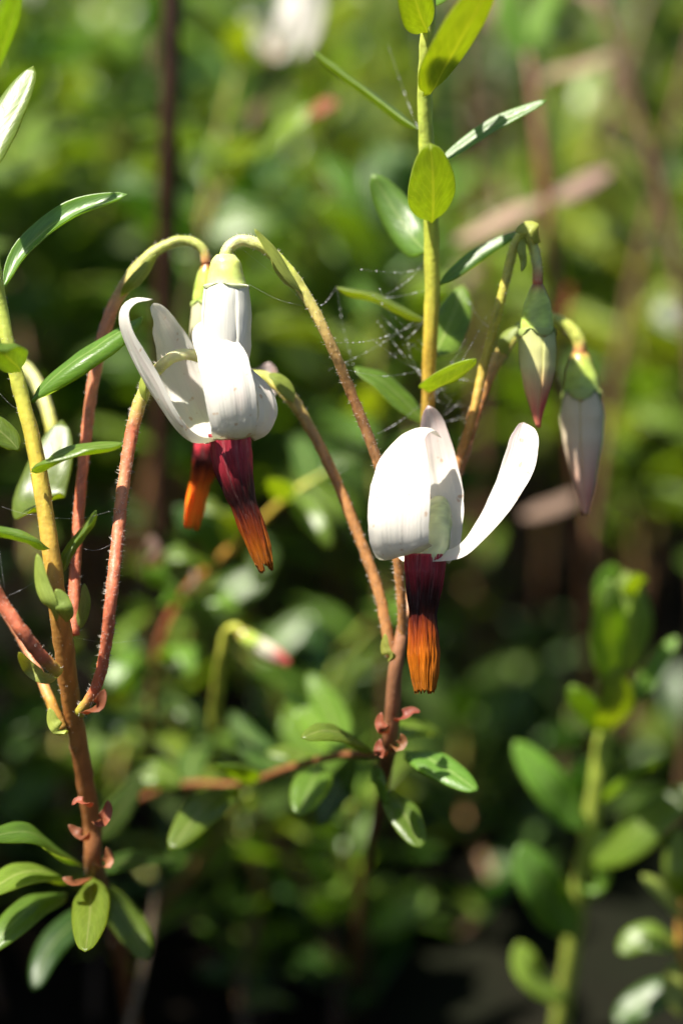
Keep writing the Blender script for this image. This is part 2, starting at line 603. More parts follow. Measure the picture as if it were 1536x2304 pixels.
# ------------------------------------------------------------------ the bog floor
def height(x, y):
    return 7.0 * noise.noise(Vector((x / 60, y / 60, 0.3))) + 2.5 * noise.noise(Vector((x / 17, y / 17, 4.0))) - 2.0

def make_ground():
    md = MeshData()
    xs = sorted(set([-60000, -20000, -6000, -2500, -1200] + [i * 8 for i in range(-80, 81)] + [60000, 20000, 6000, 2500, 1200]))
    ys = sorted(set([-60000, -20000, -6000, -2000, -800] + [i * 8 for i in range(-35, 130)] + [60000, 20000, 6000, 3000, 1600]))
    verts = [(x, y, height(x, y)) for y in ys for x in xs]
    n = len(xs)
    faces = [(j * n + i, j * n + i + 1, (j + 1) * n + i + 1, (j + 1) * n + i) for j in range(len(ys) - 1) for i in range(n - 1)]
    md.add(verts, faces)
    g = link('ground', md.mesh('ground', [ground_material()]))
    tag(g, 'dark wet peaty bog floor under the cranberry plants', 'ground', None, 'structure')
make_ground()

# ------------------------------------------------------------------ plant parts
GREEN_ST = (0.30, 0.38, 0.06)
YEL_ST = (0.50, 0.46, 0.06)
ORA_ST = (0.48, 0.26, 0.05)
RED_ST = (0.52, 0.15, 0.075)
BRN_ST = (0.22, 0.09, 0.035)
PINK_ST = (0.55, 0.22, 0.11)

def leaf_part(parent, spec, mats=LEAF, name='leaf', label=None, cup=None, groove=0.07, thick=0.26, curl=0.25, seed=[0]):
    pts, hw, n = spec[:3]
    seed[0] += 1
    if n in ('glint', 'glint_back'):
        back = 4.0 if n == 'glint_back' else 0.0
        s_view = Vector((SUN.dot(RIGHT), SUN.dot(UP), -SUN.dot(AXIS)))
        h = (s_view + Vector((0, 0, 1))).normalized()
        x0, y0, z0 = pts[0]
        pts = [(x, y, z0 + ((x - x0) * h.x + (y0 - y) * h.y) / h.z * PXMM + (back if i else 0)) for i, (x, y, _) in enumerate(pts)]
        n = tuple(h)
    md = MeshData()
    cup = cup if cup is not None else R.uniform(0.02, 0.14)
    zz = sum((p[2] if len(p) > 2 else 0) for p in pts) / len(pts)
    hwmm = px(hw) * (D + zz) / D
    ribbon(md, [P(*p) for p in pts], leaf_width(hwmm), V(n), cup=cup, thick=thick, nv=20, nu=8, groove=groove, ruffle=0.10, seed=seed[0], curl=curl)
    return part(name, md, mats, parent, label)

def stalk(parent, name, pts, radii, cols, nseg=12, nring=60, hair=0, hair_len=0.18, hair_range=(0, 1), wob=0.07, lump=0.10):
    md = MeshData()
    pp = [P(*p) for p in pts]
    rr = [px(r) for r in radii]
    sm = tube(md, pp, rr, cols, nseg, nring, seed=R.random() * 9, wob=wob, lump=lump)
    o = part(name, md, [M_STEM], parent)
    if hair:
        mh = MeshData()
        hairs(mh, sm, rr, hair, hair_len, R.randrange(10 ** 6), *hair_range)
        part('fine_hair', mh, [M_HAIR], o, kind='stuff')
    return o

def stamen_cone(parent, axis, half, n=9, seed=1, split=0.36, bright=1.0):
    ax = [P(*a) for a in axis]
    rad = [px(h) for h in half]
    rr = random.Random(seed)
    for k in range(n):
        off = rr.uniform(-0.06, 0.06)
        tone = rr.uniform(0.8, 1.2) * bright
        def colfn(s, x, off=off, tone=tone, k=k):
            s2 = s + off + 0.06 * noise.noise(Vector((x * 3, s * 3, k)))
            stops = [(0.0, (0.60, 0.05, 0.085)), (max(0.05, split - 0.30), (0.5, 0.034, 0.055)), (split - 0.16, (0.07, 0.005, 0.008)), (split - 0.05, (0.035, 0.004, 0.004)),
                     (split + 0.03, (0.15, 0.014, 0.004)), (split + 0.16, (0.50, 0.085, 0.006)), (split + 0.3, (0.80, 0.21, 0.008)), (1.01, (0.82, 0.26, 0.02))]
            c = stops[-1][1]
            for (p, a), (q, b) in zip(stops, stops[1:]):
                if s2 <= q:
                    c = tuple(lerp(u, v, min(1, max(0, (s2 - p) / (q - p)))) for u, v in zip(a, b))
                    break
            c = tuple(v * tone for v in c)
            e = math.exp(-((abs(x) - 0.74) / 0.11) ** 2)
            if s2 < split - 0.06:
                c = tuple(lerp(v, w, 0.55 * e * max(0, 1 - s2 / (split + 0.05)) * (0.6 + 0.8 * noise.noise(Vector((s * 40, x * 3, k))))) for v, w in zip(c, (0.62, 0.36, 0.34)))
            elif s2 > split + 0.08:
                c = tuple(v * (1 - 0.28 * e) for v in c)
            return c
        a = 2 * math.pi * (k + rr.uniform(-0.12, 0.12)) / n
        half_a = math.pi / n * rr.uniform(1.08, 1.3)
        md = MeshData()
        shell(md, ax, [r * rr.uniform(0.97, 1.04) for r in rad], a - half_a, a + half_a, colfn, nv=56, nu=16, ridge=0.11, thick=px(9), ragged=0.09, seed=seed * 10 + k, t1=rr.uniform(0.93, 1.0), stria=0.10)
        part('stamen', md, [M_STAMEN, M_STAMEN], parent)

def white(tip=(0.9, 0.86, 0.85), pink=0.0):
    def f(s, x):
        c = (0.87, 0.845, 0.785)
        g = max(0.0, 0.12 - s) / 0.12 * 0.6
        c = tuple(lerp(a, b, g) for a, b in zip(c, (0.72, 0.76, 0.5)))
        k = pink * max(0, s - 0.55) / 0.45
        k += 0.30 * max(0, noise.noise(Vector((s * 3.0, x * 1.5, pink * 7 + 2)))) 
        return tuple(lerp(a, b, min(1, k)) for a, b in zip(c, (0.88, 0.60, 0.60)))
    return f

def petal(parent, pts, halfw, hints, cup=0.25, pink=0.0, seed=0, thick=0.10, ruffle=0.12, curl=0.0, nv=40, nu=18):
    pp = [P(*p) for p in pts]
    hv = [V(h) for h in hints] if isinstance(hints, list) else V(hints)
    hw = [px(h) for h in halfw]
    def w(s):
        base = catmull(hw, s)
        end = 1.0 if s < 0.86 else max(0.02, math.sqrt(max(0, 1 - ((s - 0.86) / 0.14) ** 2)))
        return max(0.02, base * end * (1 + 0.05 * noise.noise(Vector((s * 9, seed * 1.9, 0))) + 0.025 * noise.noise(Vector((s * 31, seed * 2.9, 0)))))
    md = MeshData()
    ribbon(md, pp, w, hv, cup=cup, thick=thick, nv=nv, nu=nu, colfn=white(pink=pink), ruffle=ruffle, seed=seed, curl=curl, veins=0.035)
    return part('petal', md, [M_PETAL, M_PETAL], parent)

def ovary(parent, axis, radii, cols=None, name='ovary'):
    md = MeshData()
    cols = cols or [(0.42, 0.52, 0.10)] * 2 + [(0.38, 0.52, 0.09)]
    tube(md, [P(*a) for a in axis], [px(r) for r in radii], cols, nseg=18, nring=24, wob=0.03)
    return part(name, md, [M_OVARY], parent)

def bud(parent, axis_o, rad_o, axis_p, rad_p, pink=0.5, label=None, greenish=0.4, seed=3, turn=0.5, white_amt=0.0, calyx=0.09, base=(0.80, 0.72, 0.50)):
    b = group_part('bud', parent, P(*axis_o[0]), label)
    ovary(b, axis_o, rad_o, [(0.45, 0.12, 0.05), (0.42, 0.50, 0.10), (0.42, 0.54, 0.10), (0.40, 0.52, 0.11)] if white_amt < 0.5 else [(0.62, 0.64, 0.25), (0.62, 0.68, 0.2), (0.60, 0.68, 0.18), (0.66, 0.72, 0.3)])  # white bud: ovary and calyx colours paled to paint in burnt-out sun
    ax = [P(*a) for a in axis_p]
    rd = [px(r) for r in rad_p]
    rr = random.Random(seed)
    for k in range(4):
        a = math.pi / 2 * k + turn
        pk = pink * rr.uniform(0.8, 1.5)
        def colfn(s, x, pk=pk):
            c = tuple(lerp(u, v, white_amt) for u, v in zip(base, (0.90, 0.88, 0.82)))
            g = greenish * max(0, 1 - s * 2.0)
            c = tuple(lerp(u, v, g) for u, v in zip(c, (0.42, 0.50, 0.16)))
            g2 = max(0, abs(x) - 0.7) / 0.3 * 0.5 * greenish
            c = tuple(lerp(u, v, g2) for u, v in zip(c, (0.55, 0.60, 0.22)))
            p = pk * 1.25 * min(1, max(0, s - 0.38) / 0.45) * (1 - 0.35 * abs(x))
            return tuple(lerp(u, v, min(1, p)) for u, v in zip(c, (0.74, 0.13, 0.11)))
        md = MeshData()
        shell(md, ax, rd, a - 0.86, a + 0.86, colfn, nv=30, nu=12, ridge=0.05, thick=0.14, out=0.05, seed=seed + k)
        part('petal', md, [M_BUD, M_BUD], b)
    # calyx: four short teeth that hold the petals
    for k in range(4):
        a = math.pi / 2 * k + turn + 0.75
        md = MeshData()
        ax2 = [P(*axis_o[-1]), ax[0], catmull(ax, calyx)]
        r2 = [px(rad_o[-1]) * 0.97, rd[0] * 1.0, lin(rd, calyx) * 1.0]
        def ccol(s, x):
            e = max(0, s - 0.8) / 0.2
            if white_amt > 0.5:
                return (0.74, 0.78, 0.46)
            return tuple(lerp(u, v, e * 0.8) for u, v in zip((0.45, 0.55, 0.16), (0.5, 0.22, 0.08)))
        ax_l = chain_param(ax2, 12)
        nvv, nuu = 8, 6
        top, bot, cc, uu = [], [], [], []
        for i in range(nvv + 1):
            s = i / nvv
            t, p = ax_l[min(12, int(round(s * 12)))]
            T = (ax2[-1] - ax2[0]).normalized()
            N = (Vector((0, -1, 0)) - T * T.dot(Vector((0, -1, 0)))).normalized()
            B = T.cross(N)
            wdt = 0.80 * (1 - max(0, s - 0.25) / 0.75) ** 0.8 + 0.02
            r = lin(r2, t) + 0.045 * math.sin(math.pi * min(1, s * 1.1 + 0.05)) + 0.01
            row, rowb = [], []
            for j in range(nuu + 1):
                x = -1 + 2 * j / nuu
                d = N * math.cos(a + x * wdt) + B * math.sin(a + x * wdt)
                row.append(p + d * r); rowb.append(p + d * (r - 0.12))
            top.append(row); bot.append(rowb)
            cc.append([ccol(s, 0)] * (nuu + 1)); uu.append([(j / nuu, s) for j in range(nuu + 1)])
        sheet(md, top, bot, cc, uu)
        part('calyx_lobe', md, [M_BUD, M_BUD], b)
    return b

# ------------------------------------------------------------------ the flowering upright with the yellow-orange stem
def build_left_plant():
    t = thing('cranberry_upright', 'flowering cranberry upright with orange-brown stem and hairy red flower stalks', 'plant', P(300, 2330, 44), 'flowering cranberry uprights')
    stem_pts = [(300, 2330, 44), (262, 2100, 26), (216, 1965, 9), (207, 1850, 7), (186, 1720, 5), (160, 1580, 3), (141, 1430, 1), (124, 1310, 0), (102, 1150, 0),
                (76, 1000, 0), (44, 870, 0), (18, 770, 0), (4, 680, 0), (-14, 560, -1), (-26, 400, -2), (-32, 250, -3), (-26, 40, -4), (-20, -120, -5)]
    stalk(t, 'stem', stem_pts, [16, 18, 23, 22, 21, 22, 23, 21, 19, 18, 17, 16, 12, 12, 11, 10, 9, 6],
          [BRN_ST, BRN_ST, BRN_ST, (0.28, 0.11, 0.035), (0.33, 0.13, 0.04), (0.38, 0.16, 0.04), (0.42, 0.2, 0.05), (0.48, 0.27, 0.05), (0.55, 0.38, 0.06),
           (0.55, 0.44, 0.06), (0.46, 0.47, 0.07), (0.42, 0.47, 0.08), (0.40, 0.48, 0.08), GREEN_ST, GREEN_ST, GREEN_ST, GREEN_ST, GREEN_ST],
          nring=150, hair=700, hair_len=0.14, hair_range=(0.2, 0.85))
    for spec, mats, kw in (
        (([(5, 650, 0), (55, 562, 0), (160, 478, -1), (287, 437, -2)], 25, 'glint'), LEAF_W, dict(cup=0.55, curl=0.0)),
        (([(70, 905, 1), (105, 862, 1), (190, 795, 1), (322, 712, 2)], 40, (-0.40, 0.62, 0.62)), LEAF, dict(curl=0.5, cup=-0.1)),
        (([(72, 1062, -1), (108, 1032, -2), (190, 1004, -2), (280, 996, -2)], 34, (0.05, 0.88, 0.30)), LEAF, dict(cup=0.1)),
        (([(80, 1140, 0.5), (84, 1122, 3), (112, 1040, 5), (140, 945, 6)], 64, 'glint_back'), LEAF_W, dict(cup=0.0, curl=0.1)),
        (([(112, 1234, -1), (70, 1205, -2), (20, 1192, -3), (-30, 1182, -4)], 34, (0.0, 0.85, 0.42)), LEAF, {}),
        (([(138, 1292, 1), (146, 1245, 1), (176, 1200, 2), (217, 1147, 3)], 26, (-0.70, 0.30, 0.42)), LEAF, {}),
        (([(42, 835, -1), (25, 800, -3), (-5, 765, -5), (-50, 715, -6)], 44, (-0.2, 0.5, 0.8)), LEAF, {}),
        (([(44, 1014, 0), (20, 985, 0), (-10, 960, 0), (-60, 925, 0)], 34, (-0.1, 0.6, 0.75)), LEAF, {}),
        (([(-32, 400, -2), (-14, 320, -3), (20, 240, -4), (76, 148, -6)], 46, 'glint'), LEAF_W, {}),
        (([(-30, 200, -3), (-12, 120, -5), (15, 40, -7), (36, -50, -9)], 36, (-0.6, 0.45, -0.6)), LEAF_Y, {}),
        # round the foot of the shoot
        (([(206, 1972, 8), (204, 2020, 5), (200, 2075, 3), (192, 2142, 1)], 45, (-0.05, 0.42, 0.88)), LEAF_Y, dict(cup=0.05, groove=0.12)),
        (([(180, 1945, 9), (120, 1900, 6), (60, 1868, 4), (-40, 1885, 2)], 46, (0.0, 0.74, 0.64)), LEAF, {}),
        (([(160, 1985, 10), (100, 1958, 7), (40, 1965, 5), (-50, 2020, 3)], 46, (-0.05, 0.72, 0.68)), LEAF, {}),
        (([(150, 2010, 10), (80, 2030, 7), (20, 2085, 5), (-40, 2150, 4)], 46, (-0.15, 0.60, 0.75)), LEAF, {}),
        (([(228, 1995, 11), (262, 2040, 12), (300, 2090, 12), (332, 2160, 11)], 42, (0.15, 0.55, 0.8)), LEAF, {}),
        (([(222, 1965, 12), (270, 1935, 16), (330, 1925, 19), (400, 1935, 22)], 42, (0.1, 0.85, 0.5)), LEAF_D, {}),
        (([(222, 2040, 15), (160, 2080, 16), (105, 2140, 16), (75, 2230, 15)], 40, (-0.3, 0.5, 0.8)), LEAF_D, {}),
        (([(215, 1890, 10), (250, 1850, 15), (285, 1800, 19), (320, 1745, 22)], 34, (0.5, 0.55, 0.6)), LEAF_D, {}),
    ):
        leaf_part(t, spec, mats, **kw)
    for spec in (
        ([(128, 1398, -2), (112, 1360, -3), (92, 1310, -3), (84, 1245, -3)], 19, (-0.4, 0.2, 0.85)),
        ([(150, 1400, -2), (146, 1375, -3), (140, 1350, -3), (126, 1325, -3)], 20, (0.0, 0.2, 0.9)),
        ([(168, 1425, 2), (186, 1390, 2), (194, 1350, 2), (190, 1312, 2)], 15, (0.5, 0.3, 0.7)),
        ([(132, 1522, 0), (98, 1522, -1), (68, 1502, -1), (42, 1468, -2)], 17, (0.2, 0.4, 0.85)),
        ([(150, 1650, 2), (132, 1640, 1), (118, 1622, 1), (112, 1592, 1)], 16, (-0.3, 0.4, 0.85)),
        ([(330, 905, 0.4), (318, 880, 0.2), (322, 850, 0.1), (338, 820, 0)], 13, (-0.7, 0.2, 0.7)),
        ([(272, 668, 4), (300, 640, 3), (330, 605, 3), (352, 572, 3)], 16, (0.4, -0.3, 0.8)),
    ):
        leaf_part(t, spec, LEAF_BRACT, 'bract', groove=0.02, thick=0.10, curl=0.0, cup=-0.3)
    for spec in (
        ([(182, 1602, 0), (200, 1600, -1), (222, 1585, -2), (236, 1550, -2)], 18, (0.3, 0.5, 0.8)),
        ([(205, 1815, 4), (190, 1805, 2), (175, 1800, 2), (162, 1812, 2)], 13, (0.0, 0.7, 0.7)),
        ([(215, 1850, 5), (230, 1845, 3), (242, 1825, 3), (244, 1800, 3)], 17, (0.2, 0.3, 0.9)),
        ([(200, 1890, 6), (185, 1880, 4), (168, 1868, 4), (154, 1855, 4)], 15, (-0.2, 0.5, 0.8)),
        ([(225, 1950, 7), (238, 1945, 5), (245, 1930, 5), (240, 1905, 5)], 16, (0.2, 0.5, 0.8)),
        ([(205, 1975, 7), (185, 1985, 5), (165, 1985, 4), (140, 1975, 4)], 18, (-0.2, 0.6, 0.8)),
    ):
        leaf_part(t, spec, LEAF_SCALE, 'bud_scale', groove=0.02, thick=0.07, curl=0.0, cup=0.3)
    # flower stalks that leave the frame
    stalk(t, 'pedicel', [(132, 1512, -1), (95, 1478, -2), (50, 1420, -3), (0, 1345, -3), (-60, 1230, -4)], [14, 15, 15, 14, 13], [YEL_ST, RED_ST, RED_ST, RED_ST, RED_ST], hair=150)
    stalk(t, 'pedicel', [(140, 1640, 3), (115, 1580, 3), (85, 1510, 4), (45, 1430, 5), (-40, 1290, 6)], [13, 13, 12, 12, 11], [ORA_ST, ORA_ST, PINK_ST, PINK_ST, RED_ST], hair=90)
    stalk(t, 'pedicel', [(96, 1080, 9), (118, 985, 10), (100, 900, 11), (70, 840, 12), (40, 812, 13)], [14, 15, 16, 15, 13], [YEL_ST, YEL_ST, (0.5, 0.5, 0.2), (0.5, 0.5, 0.2), GREEN_ST])
    # stalk and bud behind the open flower
    stalk(t, 'pedicel', [(166, 1428, 2), (170, 1270, 3), (187, 1060, 4), (212, 850, 5), (250, 705, 5), (300, 618, 5), (355, 562, 5), (415, 541, 5), (455, 560, 5), (466, 596, 5)],
          [14, 13, 13, 14, 15, 17, 13, 12, 12, 12], [RED_ST, RED_ST, RED_ST, PINK_ST, PINK_ST, (0.42, 0.40, 0.10), (0.42, 0.46, 0.12), (0.42, 0.46, 0.12), (0.42, 0.46, 0.12), RED_ST], nring=90, hair=420)
    bud(t, [(466, 594, 5), (464, 615, 5), (462, 645, 5), (460, 680, 5)], [10, 20, 26, 28], [(460, 680, 5), (458, 740, 5), (455, 830, 6), (452, 900, 6)], [30, 34, 26, 5], seed=8,
        label='small closed bud half hidden behind the open flower')
    # stalk of the open flower
    stalk(t, 'pedicel', [(180, 1605, 1), (214, 1552, 0), (236, 1470, -1), (250, 1350, -2), (263, 1230, -1), (277, 1100, 0), (298, 970, 0.6), (322, 890, 0.8), (350, 838, 0.8), (392, 802, 0.6), (440, 800, 0.6), (490, 830, 1.2), (514, 890, 2)],
          [13, 13, 13, 14, 14, 14, 15, 16, 13, 13, 13, 13, 13],
          [YEL_ST, RED_ST, RED_ST, RED_ST, RED_ST, PINK_ST, RED_ST, (0.45, 0.45, 0.10), (0.55, 0.55, 0.2), (0.66, 0.64, 0.34), (0.62, 0.6, 0.28), (0.45, 0.5, 0.12), (0.45, 0.5, 0.12)], nring=130, hair=900, hair_len=0.2)  # pale stops at the arch paint in overexposed sunlight
    f = group_part('flower', t, P(520, 940, 1), 'open white cranberry flower with five-way spread of petals on a hairy red stalk'.replace('five-way spread of ', 'narrow curling '))
    ovary(f, [(510, 885, 2), (512, 905, 2), (515, 945, 1), (520, 985, 0)], [12, 28, 40, 42])
    stamen_cone(f, [(516, 972, 0), (524, 1040, 0), (537, 1100, 0), (555, 1150, 0), (575, 1205, 0), (588, 1245, 0), (601, 1288, 0)], [48, 47, 39, 29, 29, 25, 17], seed=4, split=0.52)
    # broad petal in front, swept up from the cone
    petal(f, [(528, 992, -1.3), (527, 960, -2.2), (518, 880, -2.6), (500, 800, -1.8), (474, 745, -0.6), (462, 718, 0.4)], [46, 54, 56, 54, 46, 30], [(0.1, -0.9, 0.5), (0.15, -0.1, 1.0), (0.12, 0.12, 1.0), (0.05, 0.45, 0.9), (0, 0.7, 0.7), (0, 0.8, 0.6)], cup=-0.16, seed=2, thick=0.11)
    # slender petal seen from the side, tip hooked
    petal(f, [(484, 992, -0.8), (440, 992, -1.2), (398, 955, -1.4), (345, 868, -1.4), (290, 765, -1.4), (276, 705, -1.4), (300, 675, -1.3), (345, 673, -1.2)], [22, 26, 32, 36, 36, 32, 22, 11],
          [(-0.5, -0.8, 0.35), (-0.55, -0.75, 0.4), (-0.78, -0.4, 0.42), (-0.80, -0.3, 0.46), (-0.85, -0.15, 0.48), (-0.85, 0.25, 0.5), (-0.4, 0.85, 0.5), (0.0, 0.95, 0.4)], cup=-0.12, seed=3, thick=0.13)
    # petal behind, broad face to the lens
    petal(f, [(490, 990, 1.0), (450, 940, 1.8), (415, 860, 2.2), (385, 780, 2.0), (350, 712, 1.2), (330, 690, 0.6)], [34, 50, 55, 54, 44, 26], [(0.35, 0.5, 0.8)], cup=0.12, seed=5) if False else \
    petal(f, [(490, 990, 1.0), (448, 935, 2.0), (415, 860, 2.6), (388, 785, 2.4), (358, 722, 1.4), (338, 692, 0.4)], [34, 48, 54, 52, 42, 26], (0.30, 0.42, 0.85), cup=0.10, seed=5)
    # petal on the other side, looped outwards
    petal(f, [(560, 985, 0.0), (592, 966, -0.2), (606, 930, -0.2), (596, 880, 0.2), (565, 840, 0.8), (530, 815, 1.4)], [30, 36, 38, 36, 30, 16], [(0.3, -0.9, 0.4), (0.75, -0.5, 0.5), (0.9, 0.1, 0.5), (0.75, 0.5, 0.5), (0.5, 0.8, 0.4), (0.4, 0.9, 0.3)], cup=-0.10, seed=6)
    return t
build_left_plant()

# ------------------------------------------------------------------ the tall upright with yellow-green stem
def build_middle_plant():
    t = thing('cranberry_upright', 'tall cranberry upright with yellow-green leafy top, buds and flowers on thin orange stalks', 'plant', P(790, 2200, 52), 'flowering cranberry uprights')
    stalk(t, 'stem', [(790, 2200, 52), (820, 1960, 34), (856, 1790, 18), (872, 1690, 8), (882, 1600, 6), (890, 1500, 5), (905, 1420, 5), (930, 1320, 6), (950, 1150, 7), (960, 960, 7), (966, 800, 6), (972, 650, 5), (969, 500, 4), (959, 330, 3), (955, 200, 2), (963, 60, 1), (970, -120, 0)],
          [9, 10, 13, 22, 19, 17, 15, 15, 15, 15, 17, 18, 18, 18, 17, 17, 13],
          [BRN_ST, BRN_ST, BRN_ST, BRN_ST, (0.26, 0.12, 0.06), (0.30, 0.14, 0.07), (0.30, 0.14, 0.07), (0.35, 0.18, 0.08), (0.4, 0.22, 0.07), (0.48, 0.3, 0.06), (0.55, 0.36, 0.05), (0.56, 0.54, 0.07), (0.48, 0.54, 0.07), (0.46, 0.54, 0.09), (0.46, 0.54, 0.09), (0.48, 0.54, 0.1), GREEN_ST],
          nring=150, hair=250, hair_len=0.07, hair_range=(0.15, 0.5))
    for spec, mats, kw in (
        (([(958, 215, 1), (985, 150, -2), (1035, 60, -6), (1110, -70, -10)], 62, (-0.40, 0.50, -0.72)), LEAF_Y, dict(curl=0.1)),
        (([(968, 498, 4), (970, 450, 1), (970, 390, -1.5), (966, 322, -3.5)], 56, (-0.10, 0.42, -0.88)), LEAF_Y, dict(curl=0.1)),
        (([(958, 566, 5), (925, 530, 7), (880, 462, 8), (836, 392, 8)], 46, (-0.42, 0.36, 0.82)), LEAF_W, dict(cup=-0.15)),
        (([(944, 292, 4), (880, 240, 6), (800, 180, 8), (704, 112, 10)], 30, (0.45, 0.88, 0.12)), LEAF, {}),
        (([(980, 372, 4), (1030, 335, 5), (1110, 280, 6), (1230, 224, 7)], 21, 'glint'), LEAF_W, dict(cup=0.3)),
        (([(984, 642, 5), (1015, 615, 5), (1085, 560, 5), (1170, 518, 5)], 22, 'glint'), LEAF_W, dict(curl=0.3, cup=-0.15)),
        (([(960, 722, 6), (900, 690, 6), (840, 660, 6), (757, 645, 6)], 27, (0.25, 0.92, 0.20)), LEAF, {}),
        (([(976, 802, 6), (995, 760, 8), (1020, 705, 9), (1042, 640, 10)], 48, (-0.1, 0.35, 0.92)), LEAF, dict(cup=0.02)),
        (([(960, 955, 7), (915, 905, 7), (860, 855, 7), (796, 826, 7)], 40, (0.25, 0.72, 0.60)), LEAF, {}),
        (([(950, 872, 6), (985, 852, 4), (1025, 828, 3), (1070, 806, 2)], 38, (-0.2, 0.66, -0.40)), LEAF_Y, {}),
        (([(955, 70, 1), (938, 30, -2), (922, -20, -4), (905, -80, -6)], 44, (-0.4, 0.6, -0.5)), LEAF_Y, {}),
        (([(960, 20, 1), (975, -30, 4), (960, -110, 6), (930, -180, 8)], 50, (-0.2, 0.3, 0.8)), LEAF, {}),
        # low leaves round the foot
        (([(838, 1692, 9), (790, 1655, 6), (735, 1642, 4), (676, 1660, 3)], 42, (0.05, 0.74, 0.66)), LEAF, {}),
        (([(912, 1692, 9), (960, 1702, 7), (1015, 1735, 6), (1074, 1780, 5)], 44, (0.15, 0.72, 0.66)), LEAF, {}),
        (([(838, 1725, 9), (846, 1750, 8), (856, 1780, 8), (866, 1815, 8)], 22, (-0.75, 0.35, 0.5)), LEAF, {}),
        (([(880, 1775, 10), (900, 1810, 8), (922, 1855, 7), (946, 1908, 6)], 42, (0.25, 0.4, 0.85)), LEAF, {}),
        (([(885, 1655, 10), (920, 1635, 13), (950, 1632, 16), (990, 1645, 18)], 44, (0.1, 0.7, 0.68)), LEAF_Y, {}),
    ):
        leaf_part(t, spec, mats, **kw)
    for spec in (
        ([(888, 1480, 4), (872, 1475, 3), (864, 1455, 3), (866, 1425, 3)], 13, (-0.5, 0.3, 0.8)),
        ([(1215, 545, 4), (1205, 522, 3), (1190, 510, 3), (1158, 520, 3)], 20, (0.0, 0.3, 0.9)),
        ([(1176, 530, 4), (1172, 560, 3), (1176, 590, 3), (1172, 612, 3)], 10, (-0.3, 0.2, 0.9)),
        ([(680, 660, -0.3), (650, 618, -0.8), (612, 560, -1), (572, 514, -1.2)], 17, (0.6, 0.35, 0.7)),
        ([(672, 655, -0.2), (642, 630, -0.4), (622, 602, -0.4), (606, 568, -0.2)], 13, (-0.5, -0.4, 0.75)),
        ([(660, 905, 4), (645, 872, 4), (625, 850, 4), (604, 842, 4)], 20, (0.2, 0.5, 0.8)),
        ([(1142, 800, 6), (1130, 775, 6), (1140, 752, 6), (1165, 735, 6)], 18, (-0.5, 0.4, 0.7)),
    ):
        leaf_part(t, spec, LEAF_BRACT, 'bract', groove=0.02, thick=0.10, curl=0.0, cup=-0.3)
    for spec in (
        ([(872, 1648, 6), (862, 1640, 4), (854, 1625, 4), (858, 1602, 4)], 16, (-0.3, 0.4, 0.85)),
        ([(890, 1622, 5), (905, 1612, 4), (925, 1600, 4), (946, 1602, 4)], 14, (0.1, 0.7, 0.7)),
        ([(880, 1690, 6), (896, 1680, 4), (906, 1668, 4), (902, 1650, 4)], 16, (0.2, 0.4, 0.85)),
        ([(866, 1700, 6), (855, 1695, 4), (852, 1680, 4), (856, 1662, 4)], 16, (-0.2, 0.4, 0.85)),
    ):
        leaf_part(t, spec, LEAF_SCALE, 'bud_scale', groove=0.02, thick=0.07, curl=0.0, cup=0.3)
    OR2 = (0.46, 0.22, 0.08)
    YG = (0.46, 0.50, 0.10)
    # stalk of the white bud
    stalk(t, 'pedicel', [(906, 1442, 5), (900, 1320, 4), (878, 1150, 3), (846, 1030, 2), (792, 890, 1), (742, 770, 0), (692, 672, 0), (650, 612, 0), (602, 562, 0), (550, 541, 0), (516, 556, 0), (508, 582, 0)],
          [11, 11, 12, 12, 12, 12, 13, 15, 14, 13, 14, 18], [OR2, OR2, OR2, (0.48, 0.24, 0.1), OR2, (0.46, 0.3, 0.1), (0.46, 0.42, 0.12), YG, YG, (0.6, 0.6, 0.25), (0.6, 0.62, 0.25), YG], nring=120, hair=600)
    bud(t, [(508, 574, 0), (508, 590, 0), (509, 620, 0), (510, 650, 0)], [22, 34, 41, 46], [(510, 642, 0), (509, 720, 0), (508, 790, 0.3), (508, 860, 0.8), (508, 910, 1)], [50, 58, 58, 46, 8], pink=0.05, greenish=0.12, seed=21, turn=0.25, white_amt=0.9, calyx=0.04,
        label='white sunlit bud hanging above the open flower')
    # stalk of the flower behind
    stalk(t, 'pedicel', [(880, 1478, 5), (852, 1335, 5), (804, 1200, 5), (752, 1072, 5), (702, 972, 5), (655, 898, 5), (612, 858, 6), (565, 846, 6), (515, 870, 7), (490, 920, 7)],
          [13, 13, 13, 13, 13, 15, 16, 13, 13, 13], [OR2, OR2, OR2, OR2, (0.44, 0.26, 0.1), (0.46, 0.36, 0.1), (0.45, 0.42, 0.12), YG, YG, YG], nring=90, hair=420)
    f = group_part('flower', t, P(480, 960, 7), 'rear flower with bright orange stamens, mostly hidden behind the open flower')
    ovary(f, [(490, 915, 7), (486, 935, 7), (480, 965, 7), (474, 1000, 7)], [12, 26, 36, 38])
    stamen_cone(f, [(472, 985, 7), (464, 1040, 7), (450, 1090, 7), (440, 1140, 7), (430, 1192, 7)], [40, 36, 24, 24, 17], seed=9, split=0.3, bright=2.2)  # bright lifts this cone's colour to offset the shade it hangs in
    petal(f, [(500, 985, 7.5), (540, 960, 8), (575, 900, 8), (600, 840, 8), (605, 815, 8)], [26, 34, 38, 34, 20], (0.3, 0.5, 0.8), cup=0.1, pink=0.5, seed=12)
    petal(f, [(455, 985, 6.5), (440, 950, 5.8), (450, 900, 5.2), (470, 850, 5), (485, 815, 5)], [26, 36, 40, 36, 20], (-0.3, 0.3, 0.85), cup=-0.1, pink=0.3, seed=13)
    petal(f, [(475, 985, 8.5), (470, 950, 10), (465, 900, 10.5), (480, 860, 11), (500, 820, 11)], [26, 34, 38, 34, 20], (0, 0.5, 0.85), cup=0.1, pink=0.3, seed=14)
